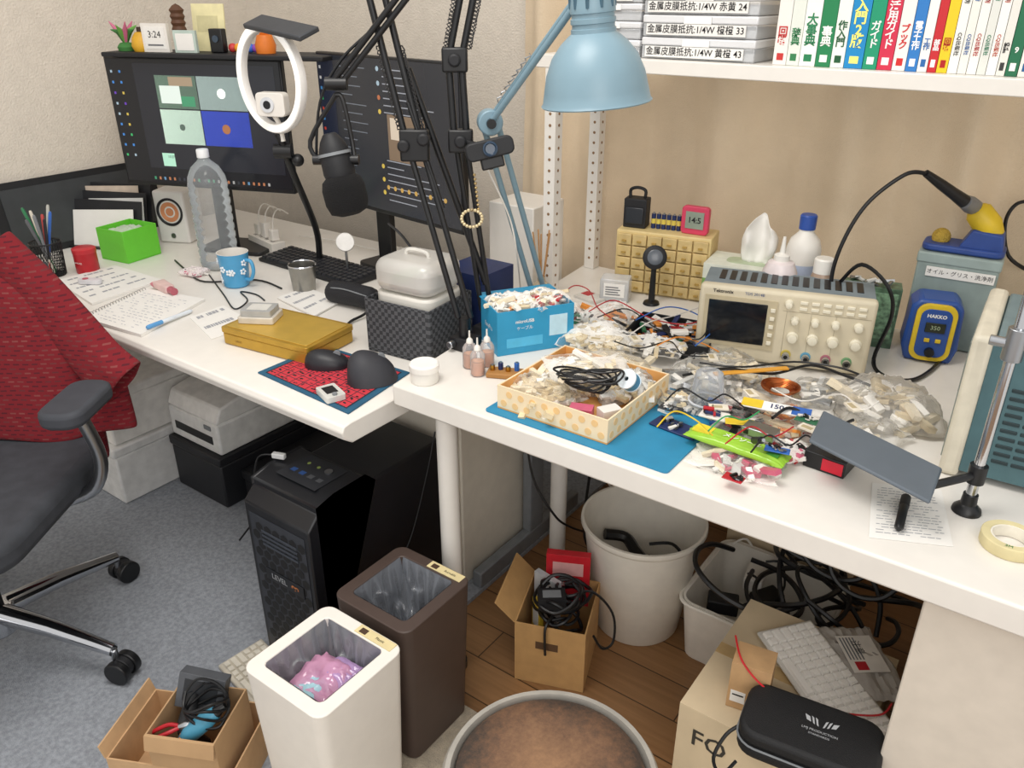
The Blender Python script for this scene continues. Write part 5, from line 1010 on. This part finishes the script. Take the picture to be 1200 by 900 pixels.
def carton(name,lab,loc,rz,w,d,h,m,flaps=(),t=.003,extra=None):
    r=root(name,lab,'cardboard box',loc,rz); b=MB(); b.box(0,0,0,w,d,t,m)
    for q_ in ((0,0,w,t),(0,d-t,w,d),(0,t,t,d-t),(w-t,t,w,d-t)): b.box(q_[0],q_[1],t,q_[2],q_[3],h,m)
    if extra: extra(b,w,d,h)
    b.done('body',r)
    for f_ in flaps: 
        b=MB(); ang,L_=f_[1],f_[2]; dx=L_*cos(R(ang)); dz=L_*sin(R(ang))
        if f_[0]=='l': b.hexa([(0,0,h),(0,d,h),(-.003,d,h),(-.003,0,h)],[(-dx,0,h+dz),(-dx,d,h+dz),(-dx-.003,d,h+dz),(-dx-.003,0,h+dz)],m)
        if f_[0]=='f': b.hexa([(0,0,h),(w,0,h),(w,-.003,h),(0,-.003,h)],[(0,-dx,h+dz),(w,-dx,h+dz),(w,-dx-.003,h+dz),(0,-dx-.003,h+dz)],m)
        b.done('flap',r)
    return r
carton('cardboard_box','low tan carton on carpet around the tool box',(-1.234,.405,.0125),R(27),.25,.17,.095,P('#c7a37a',.85,var=.04),[('l',75,.03)])
IB=(-1.150,.448,.017)
carton('cardboard_box','inner cardboard box full of hand tools beside white bin',IB,R(27),.135,.13,.17,CARD,[('f',-75,.03)])
IM=Matrix.Translation(IB)@Matrix.Rotation(R(27),4,'Z')
def inb(x,y,z): return IM@V((x,y,z))
r=root('power_tool','blue and black handled power tool poking from the tool box','tool',inb(.085,.04,.16),0,rot=(R(20),R(-30),R(60)))
b=MB(); b.tube([(-.04,0,0),(-.02,0,.003),(.02,0,.006),(.04,0,.006)],[.010,.017,.017,.012],P('#4a93b0',.4),16); b.done('motor_housing',r)
b=MB(); b.tube([(.035,0,.006),(.06,0,.006)],[.012,.006],BLK,14); b.done('nose',r)
b=MB(); b.tube([(-.02,0,0),(-.03,0,-.06)],[.012,.010],BLK,12); b.done('grip',r)
r=root('black_gadget','grey black boxed gadget at the back of the tool box','electronics',inb(.05,.10,.14),0,rot=(R(-20),R(10),R(30)))
b=MB(); b.box(-.045,-.015,0,.045,.015,.07,P('#55585d',.5)); b.box(-.033,-.0155,.015,.033,-.014,.06,P('#2b2e32',.4)); b.done('case',r,bev=.004)
r=root('heat_gun','black and orange hand tool in the middle of tool box','tool',inb(.05,.06,.16),0,rot=(R(-10),R(15),R(-50)))
b=MB(); b.tube([(-.04,0,0),(.02,0,.0),(.035,0,0)],[.013,.016,.010],BLKM,16); b.done('body',r)
b=MB(); b.tube([(.035,0,0),(.06,0,0)],[.007,.005],ORANGE,12); b.done('tip',r)
r=root('red_pliers','red handled pliers at the front left of the tool box','pliers',inb(.05,.03,.165),R(50))
for s_ in (-1,1): b=MB(); b.tube(sm([(0,s_*.002,0),(-.02,s_*.010,0),(-.05,s_*.009,-.01)],4),.004,RED,8); b.done('handle',r)
b=MB(); b.tube([(0,0,0),(.012,0,.002),(.03,0,.004)],[.006,.008,.003],STEEL,10); b.done('jaw',r)
for k in range(4):
    pts=[inb(.09+.04*cos(t+k),.065+.035*sin(t+k),.175+.012*k+.012*sin(2*t+k)) for t in [j*.8 for j in range(9)]]
    cable('black_cable','thin black cable coiled on top of the tool box','cable',pts,.0028,BLK,'black cables coiled on the tool box')
# stool
r=root('round_stool','round stool with worn brown seat and metal rim','stool',(-.407,.648,.0115))
b=MB(); b.lathe([(0,.005),(.08,.004),(.120,-.001),(.132,-.010),(.134,-.03)],WORN,n=56); b.done('seat_cushion',r,loc=(0,0,.43))
b=MB(); b.lathe([(.134,.390),(.148,.390),(.152,.400),(.151,.415),(.146,.424),(.139,.424),(.135,.416),(.134,.390)],P('#a8a49c',.35,.35,var=.05),n=64); b.done('seat_rim',r)
b=MB(); b.lathe([(0,.385),(.136,.385),(.136,.395),(0,.395)],BLKM,n=40); b.done('seat_base',r)
for k in range(4):
    an=PI/4+k*PI/2; b=MB(); b.tube([(.10*cos(an),.10*sin(an),.388),(.16*cos(an),.16*sin(an),.01)],.011,STEEL,12); lg=b.done('leg',r); b=MB(); b.cyl((.16*cos(an),.16*sin(an),.0),(.16*cos(an),.16*sin(an),.02),.014,BLK,n=14); b.done('foot_cap',lg)
b=MB(); b.tube([(.13*cos(t),.13*sin(t),.20) for t in [j*PI/16 for j in range(32)]],.007,STEEL,8,closed=True); b.done('foot_ring',r)

# ================================================================ FLOOR CENTER
p,an,w=fr((603,795),(683,812),0)
def hole(b,w,d,h): b.box(w*.3,-.0006,h*.62,w*.62,0,h*.74,P('#5a4028',.8))
carton('cardboard_box','cardboard carton full of black cables on the wooden floor',(p.x,p.y,.0005),an,w,.18,.165,P('#bd945f',.85,var=.04),[('l',45,.06)],extra=hole)
def cbp(x,y,z): return Matrix.Translation((p.x,p.y,0))@Matrix.Rotation(an,4,'Z')@V((x,y,z))
r=root('red_package','red and white product package standing in the cable carton','package',cbp(.085,.148,.11),an+.1)
b=MB(); b.box(-.05,0,0,.05,.02,.14,P('#c2202c',.45)); b.box(-.035,-.001,.085,.035,0,.12,P('#d8a2a0',.5)); b.text('ELECOM',.014,(0,-.0012,.06),WINK,bold=.02); b.done('carton',r,bev=.002)
r=root('white_package','grey white leaflet pack at the left of the cable carton','package',cbp(.04,.12,.08),an-.5)
b=MB(); b.box(-.035,0,0,.035,.015,.12,P('#c9cdd2',.6)); b.box(-.02,-.001,.03,.02,0,.09,P('#8fa0b8',.6)); b.done('carton',r,bev=.002)
r=root('yellow_package','yellow edged small pack in the cable carton','package',cbp(.03,.07,.08),an-.9)
b=MB(); b.box(-.02,0,0,.02,.01,.09,P('#d8b93a',.5)); b.box(-.014,-.001,.02,.014,0,.07,PAPG); b.done('carton',r,bev=.001)
rn=random.Random(77)
for k in range(13):
    cx,cy=.088+rn.uniform(-.018,.018),.08+rn.uniform(-.025,.025); rad=rn.uniform(.03,.055); ph=rn.uniform(0,6); tl=rn.uniform(-.4,.4)
    pts=[cbp(cx+rad*cos(t+ph),cy+rad*.9*sin(t+ph),.13+.007*k+rad*tl*sin(t)+.006*sin(3*t)) for t in [j*.7 for j in range(int(9+rn.random()*9))]]
    cable('black_cable','black power cable coiled inside the cable carton','cable',pts,.0038,BLK,'black cables in the cardboard carton')
r=root('power_brick','black mains adapter on the cables in the carton','adapter',cbp(.07,.05,.19),an+.3)
b=MB(); b.box(-.03,-.02,0,.03,.02,.028,BLKM); b.box(-.02,-.012,.028,.02,.012,.0284,GREY); b.done('body',r,bev=.004)
cable('black_cable','black cord hanging out over the right of the carton','cable',[cbp(.10,.08,.19),cbp(.15,.09,.21),cbp(.20,.08,.17),cbp(.21,.05,.12),cbp(.19,.03,.11),cbp(.17,.02,.15)],.003,BLK)
cable('black_cable','black plug lead hanging over the carton front','cable',[cbp(.08,.03,.18),cbp(.07,-.004,.172),cbp(.07,-.01,.13),cbp(.072,-.012,.10)],.003,BLK)
c=W(745,724,0); c.z=.0005
r=root('round_bin','large round cream plastic bin beneath the workbench','bin',c)
b=MB(); b.lathe([(0,0),(.097,0),(.102,.006),(.138,.28),(.142,.283),(.146,.29),(.145,.30),(.139,.30),(.134,.283),(.099,.01),(0,.008)],P('#e0dbd0',.5,var=.02),n=56); b.done('body',r)
r=root('black_strap','black strap and handset lying in the round bin','strap',(c.x,c.y,c.z))
b=MB(); b.tube(sm([(-.10,-.0,.21),(-.06,.03,.20),(-.02,.01,.19),(.04,-.02,.18),(.08,-.03,.20)],5),.014,BLK,8); b.done('handset',r)
b=MB(); b.tube(sm([(.0,.04,.2),(.05,.06,.21),(.09,.03,.20),(.06,-.03,.19),(.02,.0,.2)],5),.004,BLK,8); b.done('strap_loop',r)
x0,y0=-.54,1.375; TUBM=P('#e2ddd3',.45,var=.02)
r=root('plastic_tub','white plastic tub with adapters on the floor','tub',(x0,y0,.0005))
b=MB(); tw_,td_,th_=.30,.28,.165; A0=rrect(.015,.015,tw_-.015,td_-.015,.03); A1=rrect(0,0,tw_,td_,.035); A2=rrect(.006,.006,tw_-.006,td_-.006,.03); A3=rrect(.02,.02,tw_-.02,td_-.02,.03)
rg=[[b.v((q_[0],q_[1],z_)) for q_ in A_] for A_,z_ in ((A0,0),(A1,th_),(A2,th_),(A3,.006))]
for a_,c_ in zip(rg[:-1],rg[1:]):
    for k in range(len(A0)): b.f([a_[k],a_[(k+1)%len(A0)],c_[(k+1)%len(A0)],c_[k]],TUBM)
b.f(rg[0][::-1],TUBM); b.f(rg[3],TUBM); b.done('body',r)
b=MB(); b.tube([(q_[0],q_[1],th_-.004) for q_ in rrect(-.004,-.004,tw_+.004,td_+.004,.037)],.0045,TUBM,8,closed=True); b.done('rim',r)
for k,(x,y_,z_,m_,lab) in enumerate([(.07,.10,.10,BLKM,'black block adapter in the tub front left'),(.15,.16,.11,BLK,'black power brick in the tub centre'),(.10,.22,.11,WHITE,'white adapter at the back of the tub')]):
    r=root('power_adapter',lab,'adapter',(x0+x,y0+y_,z_),R(20+k*40)); b=MB(); b.box(-.035,-.022,0,.035,.022,.035,m_); b.done('body',r,bev=.004); b=MB(); b.tube(sm([(.035,0,.015),(.06,.01,.03),(.07,.04,.07),(.05,.07,.06)],4),.003,m_,6); b.done('cord',r)
rn=random.Random(12)
for k in range(9):
    cx=-.36+rn.uniform(-.12,.20); cy=1.55+rn.uniform(-.12,.10); cz=.20+rn.uniform(-.02,.09); rad=rn.uniform(.07,.12); ph=rn.uniform(0,6); tx=rn.uniform(-.7,.7); ty=rn.uniform(-.5,.6); ex=rn.uniform(.6,1.2)
    pts=[V((cx+rad*cos(t+ph)+.01*sin(2.3*t),cy+rad*ex*sin(t+ph),max(.03,cz+rad*(tx*cos(t+ph)+ty*sin(t+ph))+.012*sin(1.7*t)))) for t in [j*.6 for j in range(10+int(rn.random()*8))]]
    cable('black_cable','thick black power cable looped in the heap under the bench','cable',[V((min(q_.x,-.075),q_.y,q_.z)) for q_ in pts],rn.choice([.005,.0055,.006]),BLK,'tangled black cables under the workbench')
for k in range(3):
    cx=-.19-.06*k; cy=1.44+.03*k; rad=.065+.012*k
    pts=[V((cx+rad*cos(t),cy+.3*rad*sin(t),.37+rad*sin(t)*.8+.01*k)) for t in [j*.6 for j in range(11)]]
    cable('black_cable','upright black cable loop at the right of the heap','cable',[V((min(q_.x,-.075),q_.y,q_.z)) for q_ in pts],.005,BLK,'upright cable loops in the heap')
r=root('power_strip','grey white power strip half hidden among black cables','power strip',(-.52,1.68,.25),R(-15))
b=MB(); b.box(0,0,0,.2,.05,.03,P('#c9c6c0',.5)); b.done('housing',r,bev=.004)
for i in range(3):
    b=MB(); b.box(.02+i*.06,.008,.0305,.055+i*.06,.042,.065,BLKM if i!=1 else WHITE); b.done('plug',r,bev=.003)
carton('cardboard_box','plain carton hidden below the power strip near the wall',(-.55,1.68,.0005),R(0),.28,.2,.245,CARD2)
cable('black_cable','black mains cord sagging beside the back table leg','cable',[(-.86,1.60,.66),(-.88,1.6,.45),(-.90,1.58,.25),(-.86,1.5,.12),(-.80,1.50,.08),(-.74,1.56,.03)],.004,BLK)
cable('black_cable','black cord hanging behind the front table leg','cable',[(-.93,1.35,.66),(-.95,1.36,.5),(-.93,1.36,.35),(-.88,1.38,.25),(-.86,1.42,.2),(-.86,1.52,.12)],.003,BLK)
cable('white_cable','white cord hanging under the workbench by the cabinet','cable',[(-.86,1.45,.67),(-.85,1.5,.4),(-.80,1.58,.2),(-.76,1.66,.1),(-.72,1.75,.02)],.003,WHITE)

# ================================================================ RIGHT FRONT FLOOR PILE
x0,y0=-.369,1.004
r=root('cardboard_box','large beige carton with black lettering under the bench front','cardboard box',(x0,y0,.0005))
b=MB(); b.box(0,0,0,.285,.33,.28,CARD2); b.box(.0,.15,.2802,.285,.18,.2808,P('#c4a676',.4)); b.text('FO',.052,(.060,-.0008,.215),P('#3a3630',.7),bold=.01); b.box(.02,-.0008,.10,.12,0,.108,P('#6a6458',.7)); b.done('body',r,bev=.003)
q=W(850,826,.2815); r=root('small_carton','small brown carton standing beside the leaning white keyboard','cardboard box',q,R(10))
b=MB(); b.box(0,0,0,.066,.055,.10,P('#c09a6e',.85)); b.box(.005,-.0006,.015,.03,0,.04,PAPER); b.box(.008,-.001,.03,.027,-.0006,.033,INK); b.done('carton',r,bev=.001)
a1=W(890,722,.34); a2=W(965,848,.30); dv=a2-a1; an=math.atan2(dv.y,dv.x)
keyboard('computer_keyboard','white compact keyboard slanting on the beige carton',V((a1.x,a1.y,.295)),an,.27,.115,P('#d4d1ca',.5),P('#f0ede7',.5,var=0),6,15,rot=(0,R(2),an),h=.012)
q=W(1010,768,.31); r=root('antistatic_packet','grey translucent packet with printed label beside the white keyboard','packet',V((q.x,q.y,.283)),R(-52))
b=MB(); b.pillow(.18,.11,.03,film('#c6c0b8',.7,.12,40),71); b.done('pouch',r)
b=MB(); b.box(-.05,-.03,.026,.04,.035,.0268,P('#dcd7cf',.6)); b.text('注意',.018,(-.02,.0,.0272),INK,rot=(0,0,0)) 
for i in range(5): b.box(-.045,-.025+i*.006,.0268,.01,-.0225+i*.006,.0272,INKG)
b.box(.015,-.02,.0268,.035,0,.0272,RED); b.done('label_sheet',r)
cable('red_wire','thin red wire curving over the beige carton','wire',[W(862,745,.39),W(870,775,.385),W(895,805,.36),W(930,825,.33),W(980,835,.32),W(1030,838,.31),W(1045,825,.31)],.0018,P('#c8202c',.4))
q=W(948,868,.33); r=root('zip_case','black zippered hard case in the bottom right foreground','case',V((q.x,q.y,.309)),R(8))
KC=P('#131417',.65,bump=.25,bscale=600)
b=MB(); b.prism(rrect(-.105,-.06,.105,.06,.032),0,.024,KC); b.done('lower_shell',r,bev=.008,seg=3)
b=MB(); b.prism(rrect(-.105,-.06,.105,.06,.032),.0265,.052,KC); us=b.done('upper_shell',r,bev=.008,seg=3)
SIL=P('#b9bcc0',.4,var=0); b=MB(); zt=.0526
for s_ in (-1,1):
    for k,(x_,y_,w_,h_) in enumerate([(.003,.004,.003,.014),(.009,.006,.003,.013),(.015,.009,.007,.010)]):
        b.quad([(.012+s_*x_,y_,zt),(.012+s_*(x_+w_),y_+.002,zt),(.012+s_*(x_+w_+.004),y_+h_+.003,zt),(.012+s_*(x_+.003),y_+h_,zt)],SIL)
b.text('LMJ PRODUCTION',.0065,(.012,-.006,zt),SIL,rot=(0,0,0)); b.text('STANDARDS',.0055,(.012,-.014,zt),SIL,rot=(0,0,0)); b.done('emblem',us,recalc=False)
b=MB(); b.tube([(q_[0],q_[1],.025) for q_ in rrect(-.106,-.061,.106,.061,.033)],.0018,GREY,6,closed=True); b.done('zipper',r)
b=MB(); b.tube(sm([(-.10,-.02,.025),(-.12,-.04,.01),(-.128,-.08,-.005),(-.11,-.10,-.01),(-.095,-.07,-.005)],5),.003,BLK,6); b.done('wrist_strap',r)

# ================================================================ LIGHTS
w=bpy.data.worlds.new('world'); S.world=w; w.use_nodes=True; bg=w.node_tree.nodes['Background']; bg.inputs[0].default_value=(1,.978,.95,1); bg.inputs[1].default_value=.90
def area(loc,rot,sz,pw,col):
    l=bpy.data.lights.new('area_light','AREA'); l.energy=pw; l.size=sz; l.color=col; o=bpy.data.objects.new('area_light',l); COL.objects.link(o); o.location=loc; o.rotation_euler=rot
area((-.9,.55,2.4),(0,0,0),.8,21,(1,.955,.90))
area((.9,-.9,1.9),(R(62),0,R(40)),1.4,20,(1,.96,.92))
